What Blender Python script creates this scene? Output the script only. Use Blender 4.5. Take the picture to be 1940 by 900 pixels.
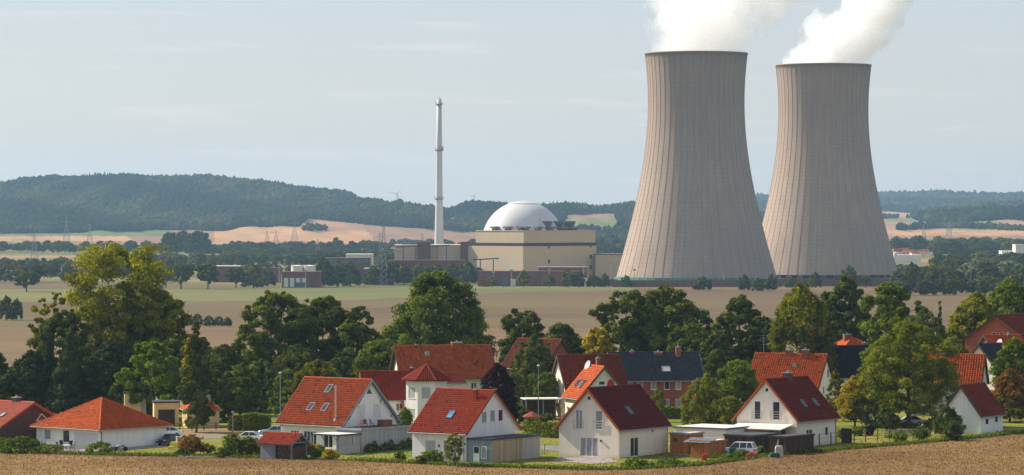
import bpy, math, random
import numpy as np
from mathutils import Vector, Matrix
from mathutils.geometry import tessellate_polygon, delaunay_2d_cdt

# ------------------------------------------------------------------ scene, camera, sky, sun
F, CX, YH, EYE = 6600.0, 970.0, 415.0, 38.0      # focal length in photo pixels, principal column, horizon row, eye height
sc = bpy.context.scene
for o in list(bpy.data.objects): bpy.data.objects.remove(o)
col = sc.collection
cam_d = bpy.data.cameras.new('camera'); cam = bpy.data.objects.new('camera', cam_d); col.objects.link(cam)
cam.location = (0, 0, EYE); cam.rotation_euler = (math.radians(90), 0, 0)
cam_d.sensor_width = 36; cam_d.lens = F / 1940 * 36; cam_d.shift_y = -35 / 1940
cam_d.clip_start = 1; cam_d.clip_end = 60000
sc.camera = cam
SUN_EL = math.radians(37)
SUN_V = Vector((-0.88 * math.cos(SUN_EL), 0.475 * math.cos(SUN_EL), math.sin(SUN_EL))).normalized()
sl = bpy.data.lights.new('sun', 'SUN'); sl.energy = 5.0; sl.angle = math.radians(0.6); sl.color = (1.0, 0.89, 0.74)
so = bpy.data.objects.new('sun', sl); col.objects.link(so)
so.rotation_euler = SUN_V.to_track_quat('Z', 'Y').to_euler()
so.location = (0, 0, 300)
world = bpy.data.worlds.new('World'); sc.world = world; world.use_nodes = True
wn, wl = world.node_tree.nodes, world.node_tree.links
wn.clear()
sky = wn.new('ShaderNodeTexSky'); sky.sky_type = 'NISHITA'; sky.sun_disc = False
sky.sun_elevation = SUN_EL; sky.sun_rotation = math.atan2(SUN_V.x, SUN_V.y)
sky.altitude = 100; sky.air_density = 1.0; sky.dust_density = 0.9; sky.ozone_density = 2.0
bg = wn.new('ShaderNodeBackground'); bg.inputs['Strength'].default_value = 0.108
wo = wn.new('ShaderNodeOutputWorld')
# thin high cloud wisps low over the horizon
tc = wn.new('ShaderNodeTexCoord'); mp = wn.new('ShaderNodeMapping'); mp.inputs['Scale'].default_value = (14, 14, 190)
cn = wn.new('ShaderNodeTexNoise'); cn.inputs['Scale'].default_value = 1.0; cn.inputs['Detail'].default_value = 7; cn.inputs['Roughness'].default_value = .55
cr = wn.new('ShaderNodeValToRGB'); cr.color_ramp.elements[0].position = .57; cr.color_ramp.elements[1].position = .80
cr.color_ramp.elements[0].color = (0, 0, 0, 1); cr.color_ramp.elements[1].color = (.5, .5, .5, 1)
mx = wn.new('ShaderNodeMix'); mx.data_type = 'RGBA'; mx.blend_type = 'MIX'
mx.inputs['B'].default_value = (13, 11, 10, 1)
wl.new(tc.outputs['Generated'], mp.inputs[0]); wl.new(mp.outputs[0], cn.inputs['Vector']); wl.new(cn.outputs['Fac'], cr.inputs[0])
wl.new(cr.outputs[0], mx.inputs['Factor']); wl.new(sky.outputs[0], mx.inputs['A'])
hzm = wn.new('ShaderNodeMix'); hzm.data_type = 'RGBA'; hzm.inputs['Factor'].default_value = .74;    # high thin haze evens out the whole sky
sxyz = wn.new('ShaderNodeSeparateXYZ'); wl.new(tc.outputs['Generated'], sxyz.inputs[0])
gr = wn.new('ShaderNodeValToRGB'); ge = gr.color_ramp.elements; ge.new(.1); ge.new(.5)
for e_, (p_, c_) in zip(ge, ((0, (.395, .362, .345, 1)), (.09, (.305, .343, .400, 1)), (.4, (.275, .315, .375, 1)), (1, (.25, .295, .36, 1)))): e_.position = p_; e_.color = c_
gm = wn.new('ShaderNodeVectorMath'); gm.operation = 'SCALE'; gm.inputs['Scale'].default_value = 10.0
wl.new(sxyz.outputs[2], gr.inputs[0]); wl.new(gr.outputs[0], gm.inputs[0]); wl.new(gm.outputs[0], hzm.inputs['B'])
wl.new(mx.outputs['Result'], hzm.inputs['A']); wl.new(hzm.outputs['Result'], bg.inputs[0]); wl.new(bg.outputs[0], wo.inputs[0])
sc.view_settings.view_transform = 'Standard'; sc.view_settings.look = 'None'
sc.view_settings.exposure = 0.66; sc.view_settings.gamma = 1.0
sc.render.engine = 'CYCLES'
cy = sc.cycles
cy.use_denoising = True; cy.denoising_prefilter = 'NONE'; cy.use_adaptive_sampling = True; cy.adaptive_threshold = .015
cy.max_bounces = 14; cy.diffuse_bounces = 4; cy.glossy_bounces = 2; cy.transmission_bounces = 4; cy.transparent_max_bounces = 8
cy.volume_bounces = 10; cy.volume_step_rate = 1.0; cy.volume_max_steps = 256

# ------------------------------------------------------------------ helpers
def new(name, data, parent=None, loc=None, rz=0):
    o = bpy.data.objects.new(name, data); col.objects.link(o)
    if parent: o.parent = parent
    if loc is not None: o.location = loc
    if rz: o.rotation_euler = (0, 0, rz)
    return o
def tag(o, label=None, cat=None, group=None, kind=None):
    if label: o['label'] = label
    if cat: o['category'] = cat
    if group: o['group'] = group
    if kind: o['kind'] = kind
    return o
def thing(name, label, cat, loc=(0, 0, 0), rz=0, group=None):
    return tag(new(name, None, None, loc, rz), label, cat, group)
KIDS = {}
def copy_tree(o, parent=None):
    c = o.copy(); col.objects.link(c)
    if parent: c.parent = parent
    for ch in [q for q in bpy.data.objects if q.parent == o] if o.name not in KIDS else KIDS[o.name]:
        copy_tree(ch, c)
    return c

class MB:
    def __init__(s): s.v = []; s.f = []; s.r = []
    def add(s, vs, fs, r=.5):
        n = len(s.v); s.v += [tuple(p) for p in vs]; s.f += [tuple(i + n for i in q) for q in fs]; s.r += [r] * len(fs); return s
    def box(s, x0, x1, y0, y1, z0, z1, r=.5):
        return s.add([(x0,y0,z0),(x1,y0,z0),(x1,y1,z0),(x0,y1,z0),(x0,y0,z1),(x1,y0,z1),(x1,y1,z1),(x0,y1,z1)],
                     [(0,3,2,1),(4,5,6,7),(0,1,5,4),(1,2,6,5),(2,3,7,6),(3,0,4,7)], r)
    def fbox(s, fr, u0, u1, w0, w1, n0, n1, r=.5):
        O, U, W, N = fr
        P = lambda u, w, n: O + U * u + W * w + N * n
        return s.add([P(u0,w0,n0),P(u1,w0,n0),P(u1,w0,n1),P(u0,w0,n1),P(u0,w1,n0),P(u1,w1,n0),P(u1,w1,n1),P(u0,w1,n1)],
                     [(0,1,2,3),(4,7,6,5),(0,4,5,1),(1,5,6,2),(2,6,7,3),(3,7,4,0)], r)
    def tube(s, p0, p1, r0, r1=None, n=8, cap=True, r=.5):
        p0 = Vector(p0); p1 = Vector(p1); r1 = r0 if r1 is None else r1
        d = (p1 - p0)
        if d.length < 1e-6: return s
        d.normalize(); a = d.orthogonal().normalized(); b = d.cross(a)
        vs = []
        for p, q in ((p0, r0), (p1, r1)):
            for k in range(n):
                t = 2 * math.pi * k / n; vs.append(p + (a * math.cos(t) + b * math.sin(t)) * q)
        fs = [(k, (k + 1) % n, n + (k + 1) % n, n + k) for k in range(n)]
        if cap: fs += [tuple(range(n - 1, -1, -1)), tuple(range(n, 2 * n))]
        return s.add(vs, fs, r)
    def path(s, pts, rads, n=6):
        for i in range(len(pts) - 1): s.tube(pts[i], pts[i + 1], rads[i], rads[i + 1], n)
        return s
    def lathe(s, prof, n=24, c=(0, 0, 0), a0=0, a1=2 * math.pi, r=.5):
        full = abs(a1 - a0 - 2 * math.pi) < 1e-6; m = n if full else n + 1; vs = []; fs = []
        for (rr, z) in prof:
            for k in range(m):
                t = a0 + (a1 - a0) * k / n; vs.append((c[0] + rr * math.cos(t), c[1] + rr * math.sin(t), c[2] + z))
        for i in range(len(prof) - 1):
            for k in range(n):
                k2 = (k + 1) % m; fs.append((i * m + k, i * m + k2, (i + 1) * m + k2, (i + 1) * m + k))
        return s.add(vs, fs, r)
    def prism(s, poly, axis, a, b, r=.5):
        # poly: list of 2d points; extruded along axis from a to b
        def P(p, t):
            return {'x': (t, p[0], p[1]), 'y': (p[0], t, p[1]), 'z': (p[0], p[1], t)}[axis]
        n = len(poly); vs = [P(p, a) for p in poly] + [P(p, b) for p in poly]
        fs = [(k, (k + 1) % n, n + (k + 1) % n, n + k) for k in range(n)] + [tuple(range(n - 1, -1, -1)), tuple(range(n, 2 * n))]
        return s.add(vs, fs, r)
    def build(s, name, mat, parent=None, smooth=False, bevel=0, loc=None, rz=0):
        me = bpy.data.meshes.new(name); me.from_pydata(s.v, [], s.f); me.materials.append(mat)
        if smooth: me.polygons.foreach_set('use_smooth', [True] * len(me.polygons))
        at = me.attributes.new('rnd', 'FLOAT', 'FACE'); at.data.foreach_set('value', s.r)
        me.update()
        o = new(name, me, parent, loc, rz)
        if bevel:
            m = o.modifiers.new('bevel', 'BEVEL'); m.width = bevel; m.segments = 2; m.limit_method = 'ANGLE'
        return o
def np_mesh(name, V, nper, mat, rnd=None, smooth=False):
    """V: (n*nper,3) vertices, every nper consecutive vertices one face"""
    me = bpy.data.meshes.new(name); nv = len(V); nf = nv // nper
    me.vertices.add(nv); me.vertices.foreach_set('co', np.asarray(V, np.float32).ravel())
    me.loops.add(nv); me.loops.foreach_set('vertex_index', np.arange(nv, dtype=np.int32))
    me.polygons.add(nf); me.polygons.foreach_set('loop_start', np.arange(0, nv, nper, dtype=np.int32))
    try: me.polygons.foreach_set('loop_total', np.full(nf, nper, dtype=np.int32))
    except Exception: pass
    me.materials.append(mat)
    if rnd is not None:
        at = me.attributes.new('rnd', 'FLOAT', 'FACE'); at.data.foreach_set('value', np.asarray(rnd, np.float32))
    me.update(calc_edges=True)
    return me
def idx_mesh(name, V, Fq, mat, rnd=None, smooth=False):
    me = bpy.data.meshes.new(name); V = np.asarray(V, np.float32); Fq = np.asarray(Fq, np.int32); nf, k = Fq.shape
    me.vertices.add(len(V)); me.vertices.foreach_set('co', V.ravel())
    me.loops.add(nf * k); me.loops.foreach_set('vertex_index', Fq.ravel())
    me.polygons.add(nf); me.polygons.foreach_set('loop_start', np.arange(0, nf * k, k, dtype=np.int32))
    try: me.polygons.foreach_set('loop_total', np.full(nf, k, dtype=np.int32))
    except Exception: pass
    me.materials.append(mat)
    if rnd is not None:
        at = me.attributes.new('rnd', 'FLOAT', 'FACE'); at.data.foreach_set('value', np.asarray(rnd, np.float32))
    if smooth: me.polygons.foreach_set('use_smooth', np.ones(nf, bool))
    me.update(calc_edges=True)
    return me

# ------------------------------------------------------------------ materials
class NT:
    def __init__(s, name):
        s.m = bpy.data.materials.new(name); s.m.use_nodes = True; s.t = s.m.node_tree; s.t.nodes.clear()
        s.out = s.t.nodes.new('ShaderNodeOutputMaterial')
    def n(s, typ, ins=None, **kw):
        q = s.t.nodes.new('ShaderNode' + typ)
        for k, v in kw.items(): setattr(q, k, v)
        for k, v in (ins or {}).items():
            if isinstance(v, bpy.types.NodeSocket): s.t.links.new(v, q.inputs[k])
            else: q.inputs[k].default_value = v
        return q
    def math(s, op, a, b=0.0, c=None):
        q = s.t.nodes.new('ShaderNodeMath'); q.operation = op
        for i, v in enumerate((a, b) if c is None else (a, b, c)):
            if isinstance(v, bpy.types.NodeSocket): s.t.links.new(v, q.inputs[i])
            else: q.inputs[i].default_value = v
        return q.outputs[0]
    def mix(s, f, a, b, typ='MIX'):
        q = s.t.nodes.new('ShaderNodeMix'); q.data_type = 'RGBA'; q.blend_type = typ; q.clamp_factor = True
        for k, v in (('Factor', f), ('A', a), ('B', b)):
            if isinstance(v, bpy.types.NodeSocket): s.t.links.new(v, q.inputs[k])
            else: q.inputs[k].default_value = (*v, 1) if k != 'Factor' and len(v) == 3 else v
        return q.outputs['Result']
    def noise(s, scale, detail=4, rough=.55, vec=None, sc3=None):
        if vec is None: vec = s.n('TexCoord').outputs['Object']
        if sc3: vec = s.n('Mapping', {0: vec, 'Scale': sc3}).outputs[0]
        return s.n('TexNoise', {'Vector': vec, 'Scale': scale, 'Detail': detail, 'Roughness': rough}).outputs['Fac']
    def ramp(s, f, stops):
        q = s.n('ValToRGB', {0: f}); e = q.color_ramp.elements
        while len(e) < len(stops): e.new(.5)
        for i, (p, c) in enumerate(stops): e[i].position = p; e[i].color = (*c, 1) if len(c) == 3 else c
        return q.outputs[0]
    def rng(s, f, a, b, c=0., d=1.):
        return s.n('MapRange', {0: f, 1: a, 2: b, 3: c, 4: d}).outputs[0]
    def pr(s, colr, rough=.8, bump=None, bd=.02, bs=.5, spec=.3, metal=0):
        p = s.n('BsdfPrincipled', {'Base Color': colr if isinstance(colr, bpy.types.NodeSocket) else (*colr, 1), 'Roughness': rough, 'Metallic': metal})
        p.inputs['Specular IOR Level'].default_value = spec
        if bump is not None:
            b = s.n('Bump', {'Height': bump, 'Distance': bd, 'Strength': bs}); s.t.links.new(b.outputs[0], p.inputs['Normal'])
        s.t.links.new(p.outputs[0], s.out.inputs[0]); return s.m
sc3 = lambda c, k: tuple(max(0, x * k) for x in c)
_pm = {}
def pmat(name, c, rough=.8, var=.14, scale=1.5, bump=.01, spec=.3, metal=0):
    if name in _pm: return _pm[name]
    t = NT(name); f = t.noise(scale); g = t.noise(scale * 9, 3)
    cc = t.mix(t.rng(f, .3, .7), sc3(c, 1 - var), sc3(c, 1 + var))
    cc = t.mix(t.rng(g, .35, .75, 0, .25), cc, sc3(c, 1 - 2 * var))
    _pm[name] = t.pr(cc, rough, g, bump, .6, spec, metal); return _pm[name]
def plaster(name, c):
    if name in _pm: return _pm[name]
    t = NT(name); f = t.noise(.5, 6); st = t.noise(1.2, 5, .6, sc3=(1.3, 1.3, .12)); g = t.noise(18, 3)
    cc = t.mix(t.rng(f, .35, .7), sc3(c, .93), c)
    cc = t.mix(t.rng(st, .47, .75, 0, .5), cc, sc3(c, .72))       # rain streaks
    zz = t.n('SeparateXYZ', {0: t.n('TexCoord').outputs['Object']}).outputs[2]      # rain splash dirt along the foot of the wall
    cc = t.mix(t.math('MULTIPLY', t.rng(t.math('ADD', zz, t.math('MULTIPLY', f, .5)), .2, .75, 1, 0), .35), cc, (.33, .29, .22))
    _pm[name] = t.pr(cc, .9, g, .01, .4, .15); return _pm[name]
def tilemat(name, c, dark=.42, light=1.45, weather=.5, wc=(.13, .07, .04)):
    if name in _pm: return _pm[name]
    t = NT(name); a = t.n('Attribute', attribute_name='rnd').outputs['Fac']
    cc = t.ramp(a, [(0, sc3(c, dark)), (.35, sc3(c, .92)), (.75, sc3(c, 1.06)), (1, sc3(c, light))])
    w = t.noise(.45, 6, .6); cc = t.mix(t.rng(w, .48, .78, 0, weather), cc, wc)
    sp = t.noise(7, 3, .6); cc = t.mix(t.rng(sp, .52, .8, 0, .3), cc, sc3(c, .6))
    _pm[name] = t.pr(cc, .65, sp, .01, .5, .08); return _pm[name]
def leafmat(name, c, c2=None, trans=.35, objvar=.35, dark=.55):
    if name in _pm: return _pm[name]
    t = NT(name); a = t.n('Attribute', attribute_name='rnd').outputs['Fac']
    oi = t.n('ObjectInfo').outputs['Random']
    c2 = c2 or sc3(c, 1.5)
    cc = t.ramp(a, [(0, sc3(c, dark)), (.5, c), (1, c2)])
    cc = t.mix(1.0, cc, t.mix(oi, (1 - objvar,) * 3, (1 + objvar, 1 + objvar * .85, 1 + objvar * .5)), 'MULTIPLY')
    d = t.n('BsdfDiffuse', {'Color': cc}); tr = t.n('BsdfTranslucent', {'Color': t.mix(1., cc, (1.4, 1.45, .5), 'MULTIPLY')})
    mxx = t.n('MixShader', {0: trans, 1: d.outputs[0], 2: tr.outputs[0]})
    t.t.links.new(mxx.outputs[0], t.out.inputs[0]); _pm[name] = t.m; return t.m
def brickmat(name, c1, c2, mortar, sx=1.):
    if name in _pm: return _pm[name]
    t = NT(name); tcn = t.n('TexCoord').outputs['Object']; sp = t.n('SeparateXYZ', {0: tcn})
    v = t.n('CombineXYZ', {0: t.math('ADD', sp.outputs[0], sp.outputs[1]), 1: sp.outputs[2]}).outputs[0]
    b = t.n('TexBrick', {'Vector': v, 'Color1': (*c1, 1), 'Color2': (*c2, 1), 'Mortar': (*mortar, 1), 'Scale': 1.0, 'Mortar Size': .012,
                         'Brick Width': .25 * sx, 'Row Height': .077 * sx})
    f = t.noise(.8, 5); cc = t.mix(t.rng(f, .4, .75, 0, .35), b.outputs['Color'], sc3(c1, .55))
    _pm[name] = t.pr(cc, .85, b.outputs['Fac'], .01, -.6, .2); return _pm[name]
def glassmat(name, c=(.025, .03, .036), rough=.07):
    if name in _pm: return _pm[name]
    t = NT(name); f = t.noise(1.1, 3); cc = t.mix(t.rng(f, .35, .7), c, sc3(c, 2.2))
    _pm[name] = t.pr(cc, rough, None, spec=.6); return _pm[name]
M = dict(
    white=plaster('white_render', (.88, .86, .82)), cream=plaster('cream_render', (.88, .79, .66)), oldwhite=plaster('old_white_render', (.78, .75, .60)),
    yellow=plaster('yellow_render', (.72, .55, .27)), bluegrey=plaster('pale_green_render', (.50, .55, .47)),
    glass=glassmat('window_glass'), bluglass=glassmat('sky_glass', (.05, .16, .32), .1), curt=pmat('curtain', (.32, .33, .34), .6),
    upvc=pmat('white_plastic', (.82, .82, .80), .4, .04), shut=pmat('shutter_grey', (.45, .46, .47), .5, .05), shutw=pmat('shutter_white', (.68, .68, .66), .5, .05),
    slf=pmat('roof_window_frame', (.14, .165, .18), .5, .1), zinc=pmat('zinc', (.32, .34, .36), .45, .15, metal=.6), dkmetal=pmat('dark_metal', (.05, .053, .058), .5, .15), steel=pmat('stainless_steel', (.55, .52, .47), .3, .08, metal=.8),
    bitum=pmat('bitumen_roof', (.055, .06, .065), .85, .25), pale_roof=pmat('pale_gravel_roof', (.62, .60, .58), .9, .12), lightroof=pmat('light_sheet_roof', (.70, .66, .60), .6, .08),
    woodgrey=pmat('grey_painted_wood', (.20, .235, .27), .7, .12), bluewood=pmat('blue_painted_wood', (.24, .31, .38), .7, .12),
    wood=pmat('warm_timber', (.40, .17, .05), .6, .2, 3), woodnat=pmat('weathered_timber', (.40, .32, .25), .8, .18, 2.5), woodsilver=pmat('silvered_timber', (.42, .40, .40), .8, .14, 2.5),
    wooddk=pmat('dark_brown_timber', (.055, .035, .025), .75, .25), bark=pmat('bark', (.10, .075, .055), .95, .35, 3), birchbark=pmat('birch_bark', (.50, .48, .44), .9, .4, 3),
    redbrick=brickmat('red_brick', (.36, .095, .05), (.26, .065, .04), (.24, .11, .08)), orbrick=brickmat('orange_brick', (.62, .15, .06), (.48, .10, .04), (.36, .12, .06)),
    brnbrick=brickmat('brown_brick', (.15, .06, .05), (.10, .045, .04), (.12, .09, .08)),
    t_orange=tilemat('orange_pantiles', (.48, .085, .014)), t_red=tilemat('red_pantiles', (.34, .046, .016)), t_redor=tilemat('redorange_pantiles', (.41, .076, .018)),
    t_dark=tilemat('dark_red_tiles', (.115, .016, .014), .8, 1.15, .12), t_dark2=tilemat('maroon_red_tiles', (.145, .020, .013), .8, 1.15, .12),
    t_old=tilemat('weathered_orange_tiles', (.40, .085, .020), .4, 1.4, .5), t_brown=tilemat('weathered_brown_tiles', (.19, .034, .016), .6, 1.3, .45),
    t_pink=tilemat('faded_red_tiles', (.42, .10, .06), .75, 1.2, .2), t_slate=tilemat('dark_grey_tiles', (.040, .045, .056), .7, 1.5, .25, (.03, .03, .03)),
    t_black=tilemat('black_tiles', (.018, .020, .028), .8, 1.3, .2, (.01, .01, .01)), t_vio=tilemat('dull_red_tiles', (.24, .030, .014), .75, 1.15, .25),
    tar=pmat('asphalt', (.17, .165, .17), .9, .12), pave=pmat('pavers', (.30, .25, .24), .9, .15), stone=pmat('pale_stone', (.55, .48, .40), .9, .2),
    pylon=pmat('pylon_steel', (.20, .23, .25), .7, .1), rubber=pmat('tyre_rubber', (.02, .02, .02), .8, .1), carwhite=pmat('white_car_paint', (.78, .78, .78), .2, .02, spec=.5), cardark=pmat('dark_blue_car_paint', (.03, .035, .05), .2, .05, spec=.5),
    carsilv=pmat('silver_car_paint', (.38, .42, .46), .25, .04, spec=.5), redlamp=pmat('red_lamp', (.5, .02, .02), .2), chrome=pmat('clear_lamp', (.6, .62, .65), .15),
    plwhite=pmat('white_furniture', (.80, .80, .80), .5, .04), plnavy=pmat('dark_navy_furniture', (.02, .025, .045), .5, .1), redwood=pmat('red_brown_furniture', (.20, .07, .035), .6, .2),
    log=pmat('cut_logs', (.20, .125, .075), .9, .5, 6), greenpl=pmat('green_plastic', (.02, .10, .07), .5, .1), redpl=pmat('red_plastic', (.50, .03, .04), .45, .08),
    yelpl=pmat('yellow_plastic', (.75, .60, .05), .5, .08), blupl=pmat('blue_plastic', (.10, .25, .50), .5, .1), redcloth=pmat('dark_red_cloth', (.22, .035, .025), .8, .15),
)
def grassmat():
    t = NT('garden_grass'); a = t.noise(.12, 6, .6); b = t.noise(3, 5, .7); c = t.noise(.6, 5)
    cc = t.ramp(a, [(.32, (.13, .17, .018)), (.5, (.20, .20, .025)), (.66, (.30, .22, .06))])
    cc = t.mix(t.rng(b, .35, .7, 0, .55), cc, (.075, .10, .02)); cc = t.mix(t.rng(c, .6, .75, 0, .4), cc, (.30, .23, .10))
    return t.pr(cc, .95, b, .15, .8, .1)
M['grass'] = grassmat()
def fieldmat(name, cols, row=(1.0, .06, 1), sc=.8, big=.01, bump=.12, rot=0., tram=None):
    t = NT(name); o = t.n('TexCoord').outputs['Object']
    v = t.n('Mapping', {0: o, 'Rotation': (0, 0, rot), 'Scale': row}).outputs[0]
    a = t.noise(sc, 9, .75, v); b = t.noise(big, 5, .6, o); c = t.noise(5, 4, .7, o)
    f = t.math('ADD', t.math('MULTIPLY', a, .5), t.math('MULTIPLY', b, .5)); 
    cc = t.ramp(f, [(.38, cols[0]), (.47, cols[1]), (.54, cols[2]), (.62, cols[3])])
    cc = t.mix(t.rng(c, .5, .75, 0, .45), cc, sc3(cols[0], .7))
    if tram:      # tractor tracks, slightly wandering
        yy = t.n('SeparateXYZ', {0: o}); w_ = t.math('ADD', t.math('ADD', yy.outputs[1], t.math('MULTIPLY', yy.outputs[0], tram[2])), t.math('MULTIPLY', b, tram[0] * .8))
        fr_ = t.math('FRACT', t.math('MULTIPLY', w_, 1 / tram[0])); l = t.math('MULTIPLY', t.rng(t.math('ABSOLUTE', t.math('SUBTRACT', fr_, .5)), 0, tram[1], 1, 0), t.rng(a, .4, .6, .2, 1.))
        cc = t.mix(t.math('MULTIPLY', l, .55), cc, sc3(cols[0], .75))
        fr2 = t.math('FRACT', t.math('MULTIPLY', w_, 1 / (tram[0] * .23))); cc = t.mix(t.rng(fr2, 0, .5, .14, 0), cc, sc3(cols[3], 1.1))
    return t.pr(cc, .95, c, bump, .8, .1)
M['stubble'] = fieldmat('stubble', [(.09, .048, .024), (.165, .093, .042), (.225, .135, .060), (.30, .19, .09)], (.05, 1., 1), 1.6, .03, .12, .12, (6.5, .07, -.03))
M['soil'] = fieldmat('bare_soil', [(.11, .065, .05), (.15, .085, .06), (.19, .115, .075), (.24, .16, .09)], (.3, 1, 1), 2.)
M['vfield'] = fieldmat('valley_stubble', [(.12, .075, .042), (.16, .105, .055), (.19, .128, .062), (.16, .14, .058)], (.02, .3, 1), .12, .0025, .1, -.03, (34., .05, .04))
M['vsoil'] = fieldmat('valley_soil', [(.092, .058, .036), (.13, .086, .048), (.147, .108, .052), (.13, .12, .048)], (.012, .12, 1), .3, .003, .1, -.03, (30., .05, .04))
M['vgreen'] = fieldmat('valley_green', [(.09, .11, .035), (.13, .14, .045), (.17, .16, .06), (.18, .15, .07)], (.012, .15, 1), .25, .003, .1, -.03)
M['vtan'] = fieldmat('valley_tan', [(.20, .14, .06), (.27, .18, .085), (.32, .21, .10), (.30, .22, .10)], (.03, .5, 1), .1, .004)
M['vbase'] = fieldmat('valley_meadow', [(.10, .11, .035), (.13, .13, .04), (.20, .17, .07), (.27, .20, .10)], (.1, .3, 1), .1, .004)

# ------------------------------------------------------------------ land
def sstep(t): t = min(1, max(0, t)); return t * t * (3 - 2 * t)
def gz(x, y):
    p = 8.7 + .016 * max(-160, min(160, x))
    if y < 300:
        t = max(y, 0) / 300; return 36 * (1 - t) + p * t + (min(0, y) * .01)
    if y < 545: return p
    if y < 1850: return p * (1 - sstep((y - 545) / 275))
    return -3.5 * sstep((y - 1850) / 300) + 3.5 * sstep((y - 3600) / 650)
def at(px, d): x = (px - CX) / F * d; return Vector((x, d, gz(x, d)))
def ray_ground(px, py):
    """where the line of sight through a photo pixel meets the land"""
    d0 = 380.; k = (YH - py) / F; sx = (px - CX) / F
    d = d0
    while d < 4300:
        if EYE + k * d <= gz(sx * d, d): break
        d += 1.0
    return at(px, d)
SX = lambda d: F / d
RG = np.random.default_rng(7)

# ground sheet to the far side of the valley
ys = np.concatenate([np.linspace(-600, 0, 7), np.linspace(20, 290, 16), np.linspace(300, 560, 14), np.linspace(575, 830, 18), np.linspace(880, 1800, 10), np.linspace(1850, 2200, 15), np.linspace(2300, 3500, 13), np.linspace(3600, 4300, 12)])
xs = np.concatenate([np.linspace(-4500, -200, 30)[:-1], np.linspace(-200, 200, 41), np.linspace(200, 4500, 30)[1:]])
V = np.array([(x, y, gz(x, y)) for y in ys for x in xs]); nx = len(xs)
Fq = np.array([(j * nx + i, j * nx + i + 1, (j + 1) * nx + i + 1, (j + 1) * nx + i) for j in range(len(ys) - 1) for i in range(nx - 1)])
def vbase_mix():
    return M['vbase']
g = new('ground', idx_mesh('ground', V, Fq, M['vbase'])); tag(g, kind='structure')
def drape(name, poly, mat, off=.03, step=6., kind='structure', label=None, cat=None, jitter=0):
    """a sheet lying on the land: outline given as world (x, y)"""
    pts = []
    n = len(poly)
    for i in range(n):
        a = Vector(poly[i]); b = Vector(poly[(i + 1) % n]); m = max(1, int((b - a).length / step))
        for k in range(m):
            q = a.lerp(b, k / m)
            if jitter: q += Vector((random.uniform(-jitter, jitter), random.uniform(-jitter, jitter)))
            pts.append(q)
    nb = len(pts); edges = [(i, (i + 1) % nb) for i in range(nb)]
    x0 = min(p.x for p in pts); x1 = max(p.x for p in pts); y0 = min(p.y for p in pts); y1 = max(p.y for p in pts)
    m = max(step, math.sqrt((x1 - x0) * (y1 - y0) / 2500))
    x = x0 + m / 2
    while x < x1:
        y = y0 + m / 2
        while y < y1: pts.append(Vector((x, y))); y += m
        x += m
    r = delaunay_2d_cdt([Vector((p.x, p.y)) for p in pts], edges, [list(range(nb))], 1, 1e-4)
    me = bpy.data.meshes.new(name); me.from_pydata([(p.x, p.y, gz(p.x, p.y) + off) for p in r[0]], [], [tuple(f) for f in r[2]]); me.materials.append(mat); me.update()
    for p in me.polygons:
        if p.normal.z < 0: me.flip_normals(); break
    o = new(name, me); return tag(o, label, cat, kind=kind)
def pp(*a): return [tuple(ray_ground(px, py).xy) for px, py in a]
random.seed(3)
EDGE = [(-250, 858), (0, 860), (250, 866), (500, 870), (700, 876), (850, 883), (1000, 889), (1100, 892), (1200, 892), (1330, 884), (1450, 868), (1560, 857), (1700, 845), (1850, 832), (1940, 822), (2150, 805)]
edge_w = pp(*EDGE)
drape('garden_ground', [(-95, 380), (95, 380), (95, 544), (-95, 544)], M['grass'], .01, 8)
drape('stubble_field', [(edge_w[0][0] - 40, 445), *edge_w, (130, 470), (130, 5), (-130, 5)], M['stubble'], .05, 3, jitter=.25)
lo = [(x, y - .1 - 1.1 * random.random()) for x, y in edge_w]
drape('field_margin', [*edge_w, *lo[::-1]], M['soil'], .08, 2.5, jitter=.3)
# valley fields, flat ground
W = lambda *a: [((px - CX) / F * d, d) for px, d in a]
def gd(py):
    d = 800.
    while d < 4280 and YH + (EYE - gz(0, d)) * F / d > py: d += 2
    return d
drape('valley_field', W((-900, gd(619)), (1500, gd(622)), (1500, 830), (-900, 830)), M['vfield'], .03, 25)
drape('valley_field', W((-900, gd(572)), (300, gd(573)), (700, gd(567)), (960, gd(554)), (1200, gd(550)), (1200, gd(542)), (2400, gd(542)), (2400, gd(640)), (1500, gd(622) - 6), (-900, gd(619) + 6)), M['vsoil'], .05, 25)
drape('valley_field', W((-900, gd(556)), (300, gd(548)), (960, gd(542)), (1200, gd(545)), (1200, gd(549)), (960, gd(553)), (700, gd(566)), (300, gd(572)), (-900, gd(571))), M['vgreen'], .05, 25)
drape('valley_field', W((-900, gd(534)), (130, gd(534)), (530, gd(541)), (530, gd(546.5)), (300, gd(547)), (-900, gd(554))), M['vsoil'], .06, 25)
drape('farm_track', W((-900, gd(619)), (1500, gd(622)), (1500, gd(622) - 6), (-900, gd(619) + 6)), M['vgreen'], .08, 30)
drape('valley_field', W((-200, gd(485)), (110, gd(485)), (330, gd(487)), (330, gd(491)), (110, gd(490)), (-200, gd(490))), M['vtan'], .1, 40)
drape('valley_field', W((1690, gd(490)), (1800, gd(489)), (2300, gd(489)), (2300, gd(497)), (1800, gd(498)), (1690, gd(500))), M['vtan'], .1, 40)
drape('asphalt_road', pp((300, 828), (560, 822), (820, 836), (1060, 846), (1290, 838), (1290, 842), (1060, 856), (820, 842), (560, 828), (300, 833)), M['tar'], .04, 5)
drape('dry_meadow', pp((120, 812), (540, 812), (540, 822), (300, 829), (120, 832)), M['vtan'], .03, 5)
drape('paved_terrace', pp((1045, 874), (1060, 868), (1150, 868), (1172, 876), (1120, 880)), M['pave'], .05, 3)
drape('paved_terrace', pp((785, 866), (795, 859), (880, 864), (860, 869)), M['pave'], .05, 3)
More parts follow.
